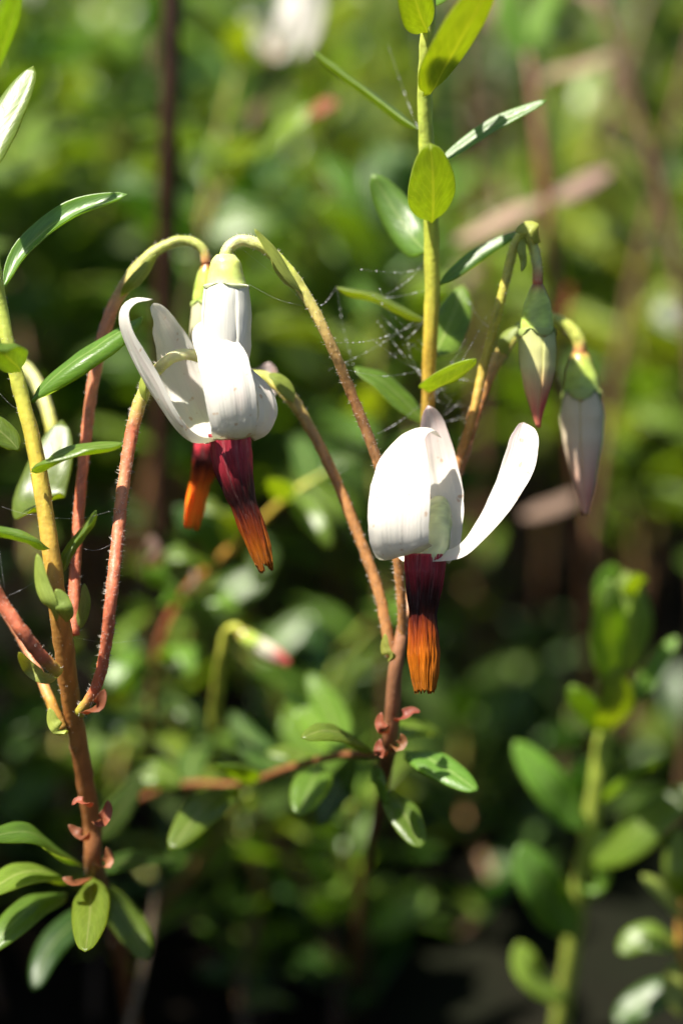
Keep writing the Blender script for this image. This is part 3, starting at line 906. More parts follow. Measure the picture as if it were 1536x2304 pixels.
    # the two greenish buds
    stalk(t, 'pedicel', [(968, 1190, 7), (1000, 1120, 6), (1034, 1030, 6), (1064, 930, 5), (1088, 820, 5), (1122, 690, 4), (1152, 570, 4), (1172, 528, 4), (1192, 538, 4), (1206, 590, 4), (1208, 642, 4)],
          [13, 13, 12, 11, 11, 11, 11, 12, 13, 12, 12], [OR2, OR2, OR2, (0.5, 0.28, 0.07), (0.46, 0.36, 0.06), (0.44, 0.40, 0.06), (0.44, 0.42, 0.07), YG, YG, (0.52, 0.54, 0.2), (0.5, 0.1, 0.06)], nring=110, hair=300)
    bud(t, [(1208, 638, 4), (1208, 655, 4), (1208, 685, 4), (1208, 715, 4), (1208, 745, 4)], [11, 20, 32, 37, 40], [(1208, 740, 4), (1208, 790, 4), (1208, 850, 4), (1208, 905, 4), (1209, 945, 4), (1211, 962, 4)], [41, 45, 42, 32, 18, 5], pink=0.9, greenish=0.75, seed=31, turn=0.5, base=(0.80, 0.74, 0.34),
        label='slim greenish bud with reddish tip')
    stalk(t, 'pedicel', [(962, 1230, 7), (1000, 1130, 7), (1036, 1040, 7), (1072, 920, 7), (1112, 822, 7), (1162, 750, 8), (1215, 718, 9), (1262, 725, 9), (1298, 762, 9), (1305, 796, 9)],
          [13, 14, 14, 15, 16, 17, 15, 15, 16, 16], [OR2, (0.5, 0.2, 0.08), (0.55, 0.22, 0.09), (0.56, 0.24, 0.09), (0.54, 0.34, 0.1), YG, YG, YG, YG, (0.5, 0.14, 0.08)], nring=90, hair=250)
    bud(t, [(1304, 790, 9), (1304, 805, 9), (1305, 835, 9), (1307, 862, 9), (1308, 885, 9)], [14, 26, 37, 43, 46], [(1308, 880, 9), (1309, 940, 9), (1311, 1010, 9), (1313, 1080, 9), (1315, 1135, 9), (1316, 1160, 9)], [46, 55, 50, 36, 24, 7], pink=0.4, greenish=0.3, seed=41, turn=0.95, white_amt=0.0, base=(0.90, 0.74, 0.55),
        label='plumper pale pinkish bud with green base')
    # the open flower that hangs lowest
    stalk(t, 'pedicel', [(955, 1150, 7), (948, 1080, 8.5), (958, 1030, 9), (980, 1020, 9), (1000, 1050, 8), (1000, 1100, 6), (990, 1140, 3)], [11, 11, 11, 11, 11, 11, 11], [OR2, OR2, YG, YG, YG, YG, YG], nring=70)
    f = group_part('flower', t, P(970, 1200, 0), 'open white cranberry flower with one petal flung out sideways')
    ovary(f, [(990, 1128, 2.6), (986, 1142, 1.8), (979, 1180, 0.8), (968, 1225, 0), (958, 1262, 0)], [12, 28, 38, 42, 40], [(0.60, 0.62, 0.22), (0.62, 0.66, 0.3), (0.66, 0.7, 0.36), (0.7, 0.72, 0.42)])
    stamen_cone(f, [(956, 1245, 0), (955, 1290, 0), (953, 1335, 0), (951, 1375, 0), (951, 1405, 0), (952, 1440, 0), (953, 1500, 0), (956, 1560, 0)], [48, 46, 38, 31, 35, 37, 33, 23], seed=6, split=0.45)
    petal(f, [(930, 1246, -1.2), (900, 1246, -2.3), (893, 1190, -3.0), (896, 1110, -2.8), (905, 1030, -1.8), (925, 978, 0.0), (962, 962, 1.2), (992, 985, 2.2)], [52, 64, 68, 66, 56, 36, 22, 12],
          [(-0.1, -0.9, 0.4), (-0.2, -0.5, 0.9), (-0.22, 0.0, 1.0), (-0.22, 0.1, 1.0), (-0.2, 0.35, 0.95), (-0.2, 0.75, 0.6), (0, 0.95, 0.2), (0.4, 0.8, -0.1)], cup=-0.22, seed=7, thick=0.11, nv=50)
    petal(f, [(996, 1258, 0.6), (1012, 1222, 1.2), (1006, 1140, 2.2), (990, 1050, 3.0), (974, 970, 3.2), (962, 912, 2.8)], [18, 26, 40, 40, 34, 22], [(0.35, -0.3, 0.9), (0.2, 0.05, 0.95), (0.28, 0.12, 0.95), (0.25, 0.2, 0.95), (0.15, 0.25, 0.95), (0.1, 0.3, 0.95)], cup=0.22, seed=8, pink=0.45)
    petal(f, [(962, 1252, -0.4), (1000, 1252, -0.8), (1045, 1236, -1.0), (1095, 1180, -1.0), (1140, 1110, -0.8), (1168, 1045, -0.4), (1180, 985, 0.2), (1178, 950, 0.8)], [20, 22, 24, 30, 36, 38, 34, 24],
          [(-0.1, 0.8, 0.6), (-0.15, 0.85, 0.55), (-0.4, 0.7, 0.6), (-0.55, 0.45, 0.7), (-0.5, 0.3, 0.8), (-0.3, 0.2, 0.92), (-0.1, 0.2, 0.95), (0.35, -0.25, 0.9)], cup=lambda q: 0.12 + 0.4 * max(0, q - 0.55), seed=9, pink=0.3)
    petal(f, [(945, 1255, 1.2), (930, 1235, 2.6), (918, 1170, 4.0), (915, 1090, 4.6), (925, 1020, 4.4), (940, 985, 4.0)], [34, 44, 48, 46, 36, 20], (-0.1, 0.4, 0.9), cup=0.1, seed=10)
    return t
build_middle_plant()

# ------------------------------------------------------------------ plain leafy shoot, out of focus
def build_leafy_shoot():
    t = thing('cranberry_upright', 'broad-leaved pale green cranberry shoot without flowers, with a rosette of upright leaves at its tip', 'plant', P(1235, 2420, 42))
    stalk(t, 'stem', [(1235, 2420, 42), (1268, 2250, 38), (1300, 2030, 34), (1330, 1850, 31), (1352, 1700, 29), (1372, 1560, 28), (1384, 1400, 27), (1388, 1330, 27)], [26, 27, 27, 26, 25, 23, 17, 8], [(0.30, 0.36, 0.06)] * 4 + [(0.34, 0.42, 0.06)] * 4, nring=60)
    Z = 28
    for spec, mats in (
        (([(1378, 1540, Z), (1366, 1460, Z - 2), (1362, 1380, Z - 4), (1372, 1300, Z - 5)], 50, (-0.25, -0.05, -0.95)), LEAF_Y),
        (([(1392, 1530, Z), (1408, 1460, Z - 1), (1418, 1380, Z - 2), (1405, 1285, Z - 2)], 50, (-0.2, 0.1, -0.9)), LEAF_Y),
        (([(1388, 1420, Z + 1), (1380, 1370, Z + 2), (1376, 1320, Z + 2), (1388, 1278, Z)], 42, (-0.1, 0.4, 0.9)), LEAF_Y),
        (([(1398, 1400, Z), (1410, 1360, Z - 2), (1420, 1320, Z - 3), (1425, 1290, Z - 6)], 34, (-0.3, 0.7, 0.6)), LEAF_Y),
        (([(1402, 1590, Z), (1440, 1540, Z), (1480, 1480, Z), (1522, 1432, Z)], 30, (-0.5, 0.5, 0.7)), LEAF_Y),
        (([(1358, 1650, Z), (1335, 1610, Z - 1), (1312, 1575, Z - 2), (1285, 1540, Z - 3)], 38, (0.3, 0.5, -0.7)), LEAF_Y),
        (([(1368, 1640, Z), (1376, 1600, Z - 3), (1382, 1560, Z - 5), (1380, 1500, Z - 7)], 48, (-0.2, 0.3, -0.9)), LEAF_Y),
        (([(1318, 1870, Z + 2), (1275, 1815, Z + 1), (1225, 1750, Z), (1156, 1668, Z)], 50, (0.2, 0.35, 0.85)), LEAF_Y),
        (([(1350, 1800, Z + 1), (1390, 1760, Z), (1435, 1725, Z), (1498, 1700, Z)], 32, (-0.3, 0.75, -0.35)), LEAF_Y),
        (([(1325, 1935, Z + 3), (1380, 1905, Z + 1), (1450, 1850, Z), (1560, 1770, Z)], 60, (-0.2, 0.66, 0.7)), LEAF_Y),
        (([(1296, 2110, Z + 5), (1260, 2050, Z + 4), (1215, 1980, Z + 2), (1165, 1900, Z + 2)], 66, (0.25, 0.3, 0.85)), LEAF),
        (([(1310, 2020, Z + 5), (1330, 1995, Z + 3), (1350, 1975, Z + 2), (1368, 1945, Z + 2)], 28, (0.2, 0.5, 0.7)), LEAF_Y),
        (([(1275, 2240, Z + 8), (1230, 2215, Z + 6), (1190, 2180, Z + 5), (1165, 2120, Z + 5)], 46, (0.0, 0.6, 0.7)), LEAF_Y),
    ):
        leaf_part(t, spec, mats)
build_leafy_shoot()

# ------------------------------------------------------------------ creeping runner behind the foot of the tall upright
def build_runner():
    t = thing('cranberry_runner', 'low creeping cranberry runner with glossy leaves at the foot of the tall upright', 'plant', P(300, 1800, 30))
    stalk(t, 'stem', [(300, 1800, 30), (420, 1765, 26), (540, 1765, 22), (650, 1728, 18), (760, 1700, 14), (860, 1695, 10)], [9, 10, 10, 10, 10, 9], [BRN_ST] * 6, nring=60)
    for spec, mats in (
        (([(722, 1722, 14), (705, 1750, 12), (690, 1785, 11), (672, 1835, 10)], 46, (-0.1, 0.5, 0.85)), LEAF_Y),
        (([(530, 1768, 18), (485, 1790, 14), (440, 1835, 11), (382, 1912, 9)], 52, (-0.1, 0.55, 0.82)), LEAF),
        (([(570, 1760, 20), (545, 1730, 17), (515, 1715, 15), (476, 1720, 13)], 40, (-0.2, 0.72, 0.66)), LEAF_Y),
        (([(690, 1716, 18), (672, 1700, 20), (645, 1690, 20), (600, 1690, 20)], 34, (0.0, 0.8, 0.5)), LEAF),
        (([(760, 1690, 18), (720, 1640, 22), (680, 1595, 24), (636, 1562, 24)], 38, (0.0, 0.6, 0.75)), LEAF_Y),
        (([(770, 1690, 18), (752, 1630, 22), (725, 1570, 26), (692, 1512, 28)], 42, (-0.2, 0.4, 0.85)), LEAF),
        (([(640, 1735, 22), (600, 1700, 28), (560, 1660, 30), (520, 1600, 32)], 44, (0.1, 0.5, 0.8)), LEAF_D),
        (([(800, 1705, 16), (770, 1760, 18), (740, 1800, 18), (720, 1860, 18)], 40, (-0.1, 0.5, 0.8)), LEAF_D),
        (([(410, 1768, 26), (370, 1740, 26), (330, 1735, 26), (280, 1760, 26)], 42, (-0.1, 0.7, 0.7)), LEAF),
        (([(430, 1765, 26), (430, 1720, 28), (445, 1680, 30), (470, 1640, 32)], 38, (-0.2, 0.5, 0.8)), LEAF_D),
    ):
        leaf_part(t, spec, mats)
build_runner()

# ------------------------------------------------------------------ blurred budding shoot between the two flowering uprights
def build_budding_shoot():
    Z = 34
    t = thing('cranberry_upright', 'blurred leafy cranberry shoot with pinkish bud scales between the two flowering uprights', 'plant', P(330, 1750, 46))
    stalk(t, 'stem', [(330, 1750, 46), (350, 1500, 40), (400, 1360, 37), (480, 1270, Z), (570, 1190, Z - 2), (650, 1115, Z - 4), (740, 1060, Z - 4)], [12, 12, 12, 12, 11, 10, 8], [BRN_ST, BRN_ST, RED_ST, ORA_ST, ORA_ST, YEL_ST, GREEN_ST])
    for spec, mats in (
        (([(655, 1112, Z - 4), (690, 1150, Z - 6), (720, 1190, Z - 7), (745, 1230, Z - 7)], 30, (-0.3, 0.6, 0.75)), LEAF),
        (([(650, 1120, Z - 4), (635, 1100, Z - 8), (622, 1085, Z - 10), (605, 1075, Z - 12)], 30, (-0.3, 0.6, 0.7)), LEAF_Y),
        (([(720, 1070, Z - 4), (750, 1040, Z - 4), (780, 1030, Z - 4), (815, 1035, Z - 4)], 32, (0.0, 0.8, 0.6)), LEAF_D),
        (([(700, 1080, Z - 4), (690, 1040, Z), (680, 1010, Z + 2), (660, 980, Z + 4)], 34, (-0.2, 0.4, 0.85)), LEAF_D),
        (([(560, 1200, Z), (520, 1160, Z - 2), (490, 1140, Z - 4), (440, 1130, Z - 4)], 38, (-0.2, 0.7, 0.7)), LEAF),
        (([(570, 1190, Z), (590, 1230, Z - 2), (590, 1270, Z - 4), (570, 1310, Z - 4)], 40, (0.1, 0.5, 0.85)), LEAF_D),
        (([(480, 1272, Z), (440, 1250, Z - 2), (410, 1240, Z - 3), (360, 1255, Z - 3)], 42, (-0.1, 0.75, 0.65)), LEAF),
        (([(490, 1265, Z), (470, 1220, Z - 1), (440, 1180, Z - 2), (395, 1140, Z - 2)], 40, (-0.3, 0.5, 0.8)), LEAF_D),
        (([(400, 1360, 36), (370, 1330, 34), (350, 1290, 33), (340, 1240, 33)], 34, (-0.4, 0.5, 0.75)), LEAF_Y),
        (([(410, 1350, 36), (450, 1340, 33), (500, 1345, 32), (540, 1370, 32)], 38, (0.1, 0.7, 0.7)), LEAF),
        (([(360, 1480, 40), (400, 1450, 36), (420, 1470, 34), (430, 1520, 33)], 38, (0.2, 0.6, 0.8)), LEAF),
        (([(350, 1500, 40), (300, 1470, 38), (270, 1490, 36), (245, 1560, 35)], 40, (-0.2, 0.6, 0.8)), LEAF),
        (([(345, 1560, 42), (390, 1570, 40), (430, 1600, 38), (460, 1650, 38)], 40, (0.2, 0.6, 0.8)), LEAF_D),
        (([(340, 1600, 42), (300, 1600, 40), (260, 1620, 38), (220, 1660, 38)], 40, (-0.2, 0.6, 0.8)), LEAF_D),
    ):
        leaf_part(t, spec, mats)
    for spec in (([(420, 1330, 34), (428, 1315, 30), (435, 1300, 29), (438, 1280, 29)], 22, (-0.2, 0.6, 0.8)),
                 ([(350, 1270, 32), (346, 1250, 30), (342, 1232, 29), (340, 1205, 29)], 26, (-0.2, 0.6, 0.8))):
        leaf_part(t, spec, LEAF_DRY, 'bud_scale', groove=0.02)
    t = thing('budding_stalk', 'pale cream bud bent over on a short yellow stalk among the low leaves', 'plant', P(470, 1720, 34))
    stalk(t, 'pedicel', [(470, 1720, 34), (488, 1560, 28), (498, 1480, 25), (510, 1425, 24), (530, 1412, 23), (545, 1425, 23)], [12, 15, 14, 13, 13, 12], [(0.42, 0.44, 0.06)] * 6)
    bud(t, [(540, 1420, 23), (548, 1428, 23), (562, 1440, 23), (572, 1447, 23)], [12, 20, 24, 25], [(572, 1447, 23), (600, 1465, 23), (625, 1480, 23), (650, 1496, 23)], [26, 28, 24, 12], pink=0.9, white_amt=0.4, seed=51)
build_budding_shoot()

# ------------------------------------------------------------------ single things in the blurred background
def build_background_things():
    # dark upright woody stem
    t = thing('woody_stem', 'thick dark brown bare woody stem standing upright behind the arching flower stalk', 'stem', P(352, 1500, 56))
    stalk(t, 'stem', [(352, 1500, 56), (362, 1000, 50), (372, 600, 45), (382, 250, 41), (388, -150, 38)], [30, 31, 31, 30, 28], [(0.05, 0.022, 0.012)] * 5, lump=0.15)
    # reddish stem with withered leaves
    t = thing('withered_shoot', 'reddish woody shoot with pale pinkish withered leaves behind the hanging buds', 'plant', P(1345, 1700, 74))
    stalk(t, 'stem', [(1345, 1700, 74), (1318, 1350, 66), (1295, 1100, 60), (1262, 850, 58), (1240, 600, 58), (1222, 400, 58), (1200, 200, 58), (1185, 120, 58)], [17, 18, 19, 20, 21, 21, 17, 9],
          [(0.10, 0.04, 0.02)] * 3 + [(0.17, 0.055, 0.028)] * 3 + [(0.24, 0.12, 0.08)] * 2, lump=0.1)
    for spec, mats in ((([(1228, 446, 57), (1170, 468, 54), (1110, 500, 52), (1020, 545, 50)], 36, (-0.2, 0.8, 0.6)), LEAF_DRY),
                 (([(1228, 450, 58), (1280, 428, 58), (1320, 405, 58), (1376, 380, 58)], 32, (-0.1, 0.7, 0.7)), LEAF_DRY),
                 (([(1296, 1106, 59), (1260, 1130, 58), (1220, 1145, 57), (1172, 1164, 56)], 30, (-0.2, 0.8, 0.6)), LEAF_DRY),
                 (([(1192, 190, 58), (1240, 160, 60), (1300, 150, 62), (1380, 118, 64)], 26, (-0.1, 0.7, 0.7)), LEAF_DRY),
                 (([(1252, 760, 58), (1262, 710, 56), (1270, 680, 54), (1282, 640, 52)], 28, (-0.4, 0.4, 0.8)), LEAF_SCALE),
                 (([(1190, 140, 58), (1150, 60, 58), (1140, 10, 58), (1150, -60, 58)], 34, (-0.3, 0.4, 0.8)), LEAF_Y),
                 (([(1188, 150, 58), (1200, 60, 62), (1230, 0, 64), (1270, -50, 66)], 38, (-0.3, 0.5, 0.8)), LEAF)):
        leaf_part(t, spec, mats, 'withered_leaf' if mats is LEAF_DRY else 'leaf')
    # orange-tipped leaf on a pale shoot
    t = thing('orange_tipped_shoot', 'thin pale shoot ending in a yellow-green leaf with an orange tip', 'plant', P(330, 1300, 66))
    stalk(t, 'stem', [(330, 1300, 66), (400, 800, 60), (450, 560, 54), (500, 430, 50), (548, 358, 48)], [11, 12, 13, 13, 11], [(0.25, 0.22, 0.10)] * 5)
    leaf_part(t, ([(548, 360, 48), (600, 320, 44), (660, 270, 42), (735, 232, 42)], 40, (-0.35, 0.55, 0.78)), LEAF_Y)
    leaf_part(t, ([(690, 256, 41), (715, 240, 40), (738, 232, 40), (760, 232, 40)], 30, (-0.35, 0.6, 0.75)), LEAF_SCALE, 'leaf_tip')
    leaf_part(t, ([(505, 425, 50), (520, 380, 48), (500, 340, 46), (470, 310, 46)], 36, (-0.3, 0.5, 0.8)), LEAF_Y)
    leaf_part(t, ([(480, 470, 52), (520, 450, 52), (560, 450, 52), (610, 470, 52)], 34, (0.0, 0.8, 0.5)), LEAF_D)
    # white flower far behind
    t = thing('cranberry_upright', 'out-of-focus cranberry upright with one white flower and pale brown stamens at the top', 'plant', P(760, 1250, 100))
    stalk(t, 'stem', [(760, 1250, 100), (740, 700, 92), (725, 350, 84), (715, 100, 78), (700, -60, 74)], [14, 14, 14, 13, 11], [(0.14, 0.1, 0.04)] * 5)
    stalk(t, 'pedicel', [(722, 300, 82), (712, 150, 78), (690, 20, 74), (660, -20, 72), (650, 30, 72)], [11, 11, 11, 11, 12], [(0.35, 0.3, 0.08)] * 5)
    f = group_part('flower', t, P(645, 80, 72))
    ovary(f, [(650, 30, 72), (648, 55, 72), (642, 85, 72), (634, 115, 72)], [12, 28, 38, 40])
    ax = [P(634, 110, 72), P(612, 170, 71), P(590, 225, 70), P(560, 290, 70)]
    for k in range(6):
        md = MeshData()
        a = 2 * math.pi * k / 6
        shell(md, ax, [px(46), px(38), px(30), px(22)], a - 0.6, a + 0.6, lambda s, x: (0.42, 0.26, 0.16), nv=16, nu=4, ridge=0.1, thick=0.25, seed=k)
        part('stamen', md, [M_STAMEN, M_STAMEN], f)
    petal(f, [(634, 125, 71), (628, 110, 69), (640, 60, 68), (655, 10, 68), (660, -30, 69)], [28, 36, 38, 34, 20], (-0.2, 0.4, 0.9), cup=-0.1, seed=61, nv=16, nu=8)
    petal(f, [(645, 120, 72), (680, 90, 72), (700, 40, 72), (705, -10, 72), (700, -40, 72)], [26, 32, 33, 29, 17], (0.1, 0.5, 0.85), cup=0.1, seed=62, nv=16, nu=8)
    petal(f, [(620, 120, 72), (580, 80, 72), (565, 30, 72), (560, -20, 72), (565, -50, 72)], [24, 26, 27, 24, 15], (-0.5, 0.3, 0.8), cup=-0.1, seed=63, nv=16, nu=8)
    petal(f, [(630, 115, 74), (640, 60, 77), (645, 10, 78), (650, -30, 78)], [36, 44, 42, 24], (0, 0.4, 0.9), cup=0.1, seed=64, nv=16, nu=8)
    leaf_part(t, ([(735, 640, 90), (800, 560, 90), (830, 500, 90), (850, 430, 90)], 40, (-0.3, 0.5, 0.8)), LEAF)
    leaf_part(t, ([(735, 560, 90), (690, 500, 90), (670, 450, 90), (660, 390, 90)], 40, (-0.3, 0.5, 0.8)), LEAF_D)
    # yellow-edged low shoot
    t = thing('cranberry_upright', 'low sprawling shoot with yellowing leaf tips beside the broad-leaved shoot', 'plant', P(1620, 2380, 34))
    stalk(t, 'stem', [(1620, 2380, 34), (1560, 2250, 30), (1530, 2120, 28), (1545, 2020, 28), (1580, 1920, 28)], [13, 13, 13, 12, 10], [ORA_ST] * 5)
    for spec, mats in ((([(1540, 2060, 28), (1510, 2025, 26), (1480, 1995, 25), (1442, 1968, 25)], 30, (0.2, 0.6, 0.75)), LEAF_BRACT),
                 (([(1530, 2130, 28), (1480, 2105, 27), (1430, 2110, 27), (1390, 2145, 27)], 42, (0.0, 0.7, 0.7)), LEAF),
                 (([(1525, 2160, 28), (1515, 2200, 27), (1518, 2240, 26), (1535, 2290, 26)], 28, (0.1, 0.6, 0.8)), LEAF_BRACT),
                 (([(1545, 2030, 28), (1530, 1980, 26), (1520, 1930, 26), (1530, 1860, 26)], 34, (-0.2, 0.4, 0.8)), LEAF_Y),
                 (([(1550, 2220, 30), (1490, 2230, 30), (1430, 2260, 30), (1380, 2300, 30)], 44, (0.0, 0.7, 0.7)), LEAF_D)):
        leaf_part(t, spec, mats)
    # dry stalk near the foot of the left upright
    t = thing('dead_stalk', 'thin grey-brown dead stalk slanting up from the dark floor', 'stalk', P(255, 2420, 34))
    stalk(t, 'stem', [(255, 2420, 34), (305, 2250, 34), (338, 2100, 34), (352, 1980, 34)], [11, 11, 10, 6], [(0.16, 0.12, 0.08)] * 4)
build_background_things()

def build_dry_stalks():
    rnd = random.Random(41)
    for k in range(16):
        y = rnd.uniform(58, 190)
        x = rnd.uniform(-1, 1) * ((y + 120) * 0.145 + 4)
        z0 = height(x, y) - 1
        h = rnd.uniform(80, 125)
        t = thing('dry_stalk', 'thin tan dry stalk rising through the green thicket', 'stalk', (x, y, z0), 'dry stalks in the thicket')
        md = MeshData()
        b = Vector((x, y, z0))
        c = rnd.choice([(0.30, 0.20, 0.12), (0.16, 0.085, 0.05), (0.34, 0.27, 0.2)])
        tube(md, [b, b + Vector((rnd.gauss(0, 4), rnd.gauss(0, 3), h * 0.5)), b + Vector((rnd.gauss(0, 14), rnd.gauss(0, 8), h))], [0.5, 0.42, 0.25], [c] * 3, nseg=6, nring=14, lump=0.2)
        part('stem', md, [M_STEM], t)
        for j in range(2):
            s0 = rnd.uniform(0.4, 0.85)
            p = b + Vector((0, 0, h * s0))
            p = min(md.v, key=lambda q: abs(q[2] + z0 - p.z))
            p = Vector(p) + Vector((x, y, z0))
            a = rnd.uniform(0, 6.28)
            d = Vector((math.cos(a), math.sin(a), rnd.uniform(-0.5, 0.5))) * rnd.uniform(6, 11)
            m2 = MeshData()
            ribbon(m2, [p, p + d * 0.35 + Vector((0, 0, 0.5)), p + d * 0.7, p + d + Vector((0, 0, -1.5))], leaf_width(rnd.uniform(0.6, 1.2)), Vector((0, -0.4, 1)), cup=0.3, thick=0.15, nv=8, nu=4)
            part('withered_leaf', m2, LEAF_DRY, t)
build_dry_stalks()

# ------------------------------------------------------------------ thicket of cranberry uprights behind
def leaf_template(name, L, hw, bend, mats, seed, nv=8, nu=4):
    md = MeshData()
    pts = [Vector((0, 0, 0)), Vector((0, L * 0.33, L * bend * 0.6)), Vector((0, L * 0.66, L * bend * 0.5)), Vector((0, L, -L * bend * 0.4))]
    ribbon(md, pts, leaf_width(hw), Vector((0, 0, 1)), cup=0.12, thick=0.22, nv=nv, nu=nu, groove=0.05, ruffle=0.1, seed=seed)
    return md.mesh(name, mats)

TEMPLATES = []
for k in range(9):
    mats = (LEAF, LEAF_Y, LEAF, LEAF_D, LEAF, LEAF_Y, LEAF, LEAF_D, LEAF_Y)[k]
    TEMPLATES.append(leaf_template('leaf', 8.0, 1.5 + 0.16 * (k % 4), 0.05 + 0.05 * (k % 3), mats, 100 + k))

LEAF_L = [leaf_material('lime_leaf_upper', (0.26, 0.36, 0.09), (0.72, 0.86, 0.16), tfac=0.5, rough=0.34, spec=0.7),
          leaf_material('lime_leaf_lower', (0.28, 0.36, 0.12), (0.72, 0.86, 0.16), tfac=0.5, rough=0.5, under=True)]
LIME = [leaf_template('leaf', 8.0, 1.6 + 0.15 * k, 0.05 + 0.05 * k, LEAF_L, 140 + k) for k in range(3)] + [TEMPLATES[1], TEMPLATES[5]]

def upright_at(x, y, h, rnd, nleaf, bare, label, group, lean=0.12, size=1.0, stem_col=None, templates=None):
    z0 = height(x, y) - 1.0
    t = bpy.data.objects.new('cranberry_upright', None)
    COL.objects.link(t)
    t.location = Vector((x, y, z0)) * MM
    t.empty_display_size = 0.002
    tag(t, label, 'plant', group)
    lx, ly = rnd.gauss(0, lean) * h, rnd.gauss(0, lean) * h
    pts = [Vector((0, 0, 0)), Vector((lx * 0.1 + rnd.gauss(0, 1.5), ly * 0.1 + rnd.gauss(0, 1.5), h * 0.33)), Vector((lx * 0.45 + rnd.gauss(0, 1), ly * 0.45, h * 0.68)), Vector((lx, ly, h))]
    md = MeshData()
    low = stem_col or rnd.choice([(0.045, 0.022, 0.012), (0.07, 0.032, 0.016), (0.06, 0.035, 0.016)])
    tube(md, pts, [0.45, 0.42, 0.38, 0.2], [low, low, rnd.choice([(0.22, 0.2, 0.04), (0.28, 0.14, 0.05)]), (0.3, 0.38, 0.07)], nseg=6, nring=14)
    link('stem', md.mesh('stem', [M_STEM]), t)
    ang = rnd.uniform(0, 6.28)
    for k in range(nleaf):
        s = bare + (1 - bare) * (k + rnd.uniform(0, 0.9)) / nleaf
        p = catmull(pts, min(1, s))
        ang += 2.399 + rnd.gauss(0, 0.25)
        rise = math.radians(rnd.uniform(8, 45) + 30 * max(0, s - 0.8) / 0.2)
        d = Vector((math.cos(ang) * math.cos(rise), math.sin(ang) * math.cos(rise), math.sin(rise)))
        side = d.cross(Vector((0, 0, 1))).normalized()
        nrm = side.cross(d).normalized()
        roll = Quaternion(d, rnd.gauss(0, 0.45))
        side.rotate(roll); nrm.rotate(roll)
        sc = size * rnd.uniform(0.75, 1.25) * (0.75 if s > 0.93 else 1)
        lf = bpy.data.objects.new('leaf', rnd.choice(templates or TEMPLATES))
        COL.objects.link(lf)
        lf.parent = t
        m = Matrix((side, d, nrm)).transposed().to_4x4()
        m = Matrix.Translation(p * MM) @ m @ Matrix.Diagonal((sc, sc, sc, 1))
        lf.matrix_local = m
    return t

def build_thicket():
    rnd = random.Random(5)
    cam_y = CAM.y
    def half_width(y):
        return (y - cam_y) / D * 768 * PXMM
    # tall leafy shoots, behind
    n = 0
    placed = []
    while n < 105:
        y = rnd.uniform(64, 330) if n > 46 else rnd.uniform(62, 130)
        hwid = half_width(y) + 14
        x = rnd.uniform(-hwid, hwid)
        if any((x - a) ** 2 + (y - b) ** 2 < 49 for a, b in placed) or (6 < x < 28 and y < 112) or (-16 < x < 0 and y < 80):
            continue
        placed.append((x, y))
        h = rnd.uniform(44, 68) + y * 0.13 - (5 if x > -4 else 0)
        lime = x > -4 and y > 95 and rnd.random() < 0.75
        upright_at(x, y, h, rnd, rnd.randint(17, 24), 0.45, 'blurred lime-green leafy upright in the sunlit thicket behind the hanging buds' if lime else 'blurred mid-green leafy cranberry upright in the thicket behind the flowers',
                   'lime-green uprights of the thicket' if lime else 'mid-green uprights of the thicket', size=rnd.uniform(0.9, 1.25), templates=LIME if lime else None)
        n += 1
    # short ones on the shaded floor
    n = 0
    while n < 26:
        y = rnd.uniform(44, 75) if n < 17 else rnd.uniform(60, 120)
        hwid = half_width(y) + 6
        x = rnd.uniform(-hwid, hwid)
        if any((x - a) ** 2 + (y - b) ** 2 < 25 for a, b in placed) or (x > 3 and y < 95):
            continue
        placed.append((x, y))
        upright_at(x, y, rnd.uniform(16, 34), rnd, rnd.randint(7, 11), 0.2, 'short blurred cranberry shoot on the shaded floor under the thicket', 'short shoots on the shaded floor', lean=0.35, size=rnd.uniform(0.8, 1.05))
        n += 1
build_thicket()

def build_dark_shoots():
    rnd = random.Random(19)
    for k in range(8):
        x, y = rnd.uniform(-2, 34), rnd.uniform(72, 112)
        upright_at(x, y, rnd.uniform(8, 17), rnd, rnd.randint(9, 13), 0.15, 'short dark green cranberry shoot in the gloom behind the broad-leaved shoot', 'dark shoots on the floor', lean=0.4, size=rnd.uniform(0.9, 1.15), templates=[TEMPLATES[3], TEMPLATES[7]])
build_dark_shoots()

def build_floor_shoots():
    rnd = random.Random(23)
    for k in range(13):
        x, y = (-10 + 19 * (k + rnd.random()) / 9 if k < 9 else rnd.uniform(10, 30)), (rnd.uniform(46, 76) if k < 9 else rnd.uniform(82, 104))
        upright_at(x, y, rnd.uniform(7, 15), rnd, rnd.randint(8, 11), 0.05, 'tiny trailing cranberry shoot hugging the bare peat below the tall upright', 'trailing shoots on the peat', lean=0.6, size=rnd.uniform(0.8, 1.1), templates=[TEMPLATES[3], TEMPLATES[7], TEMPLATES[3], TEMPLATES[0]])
build_floor_shoots()

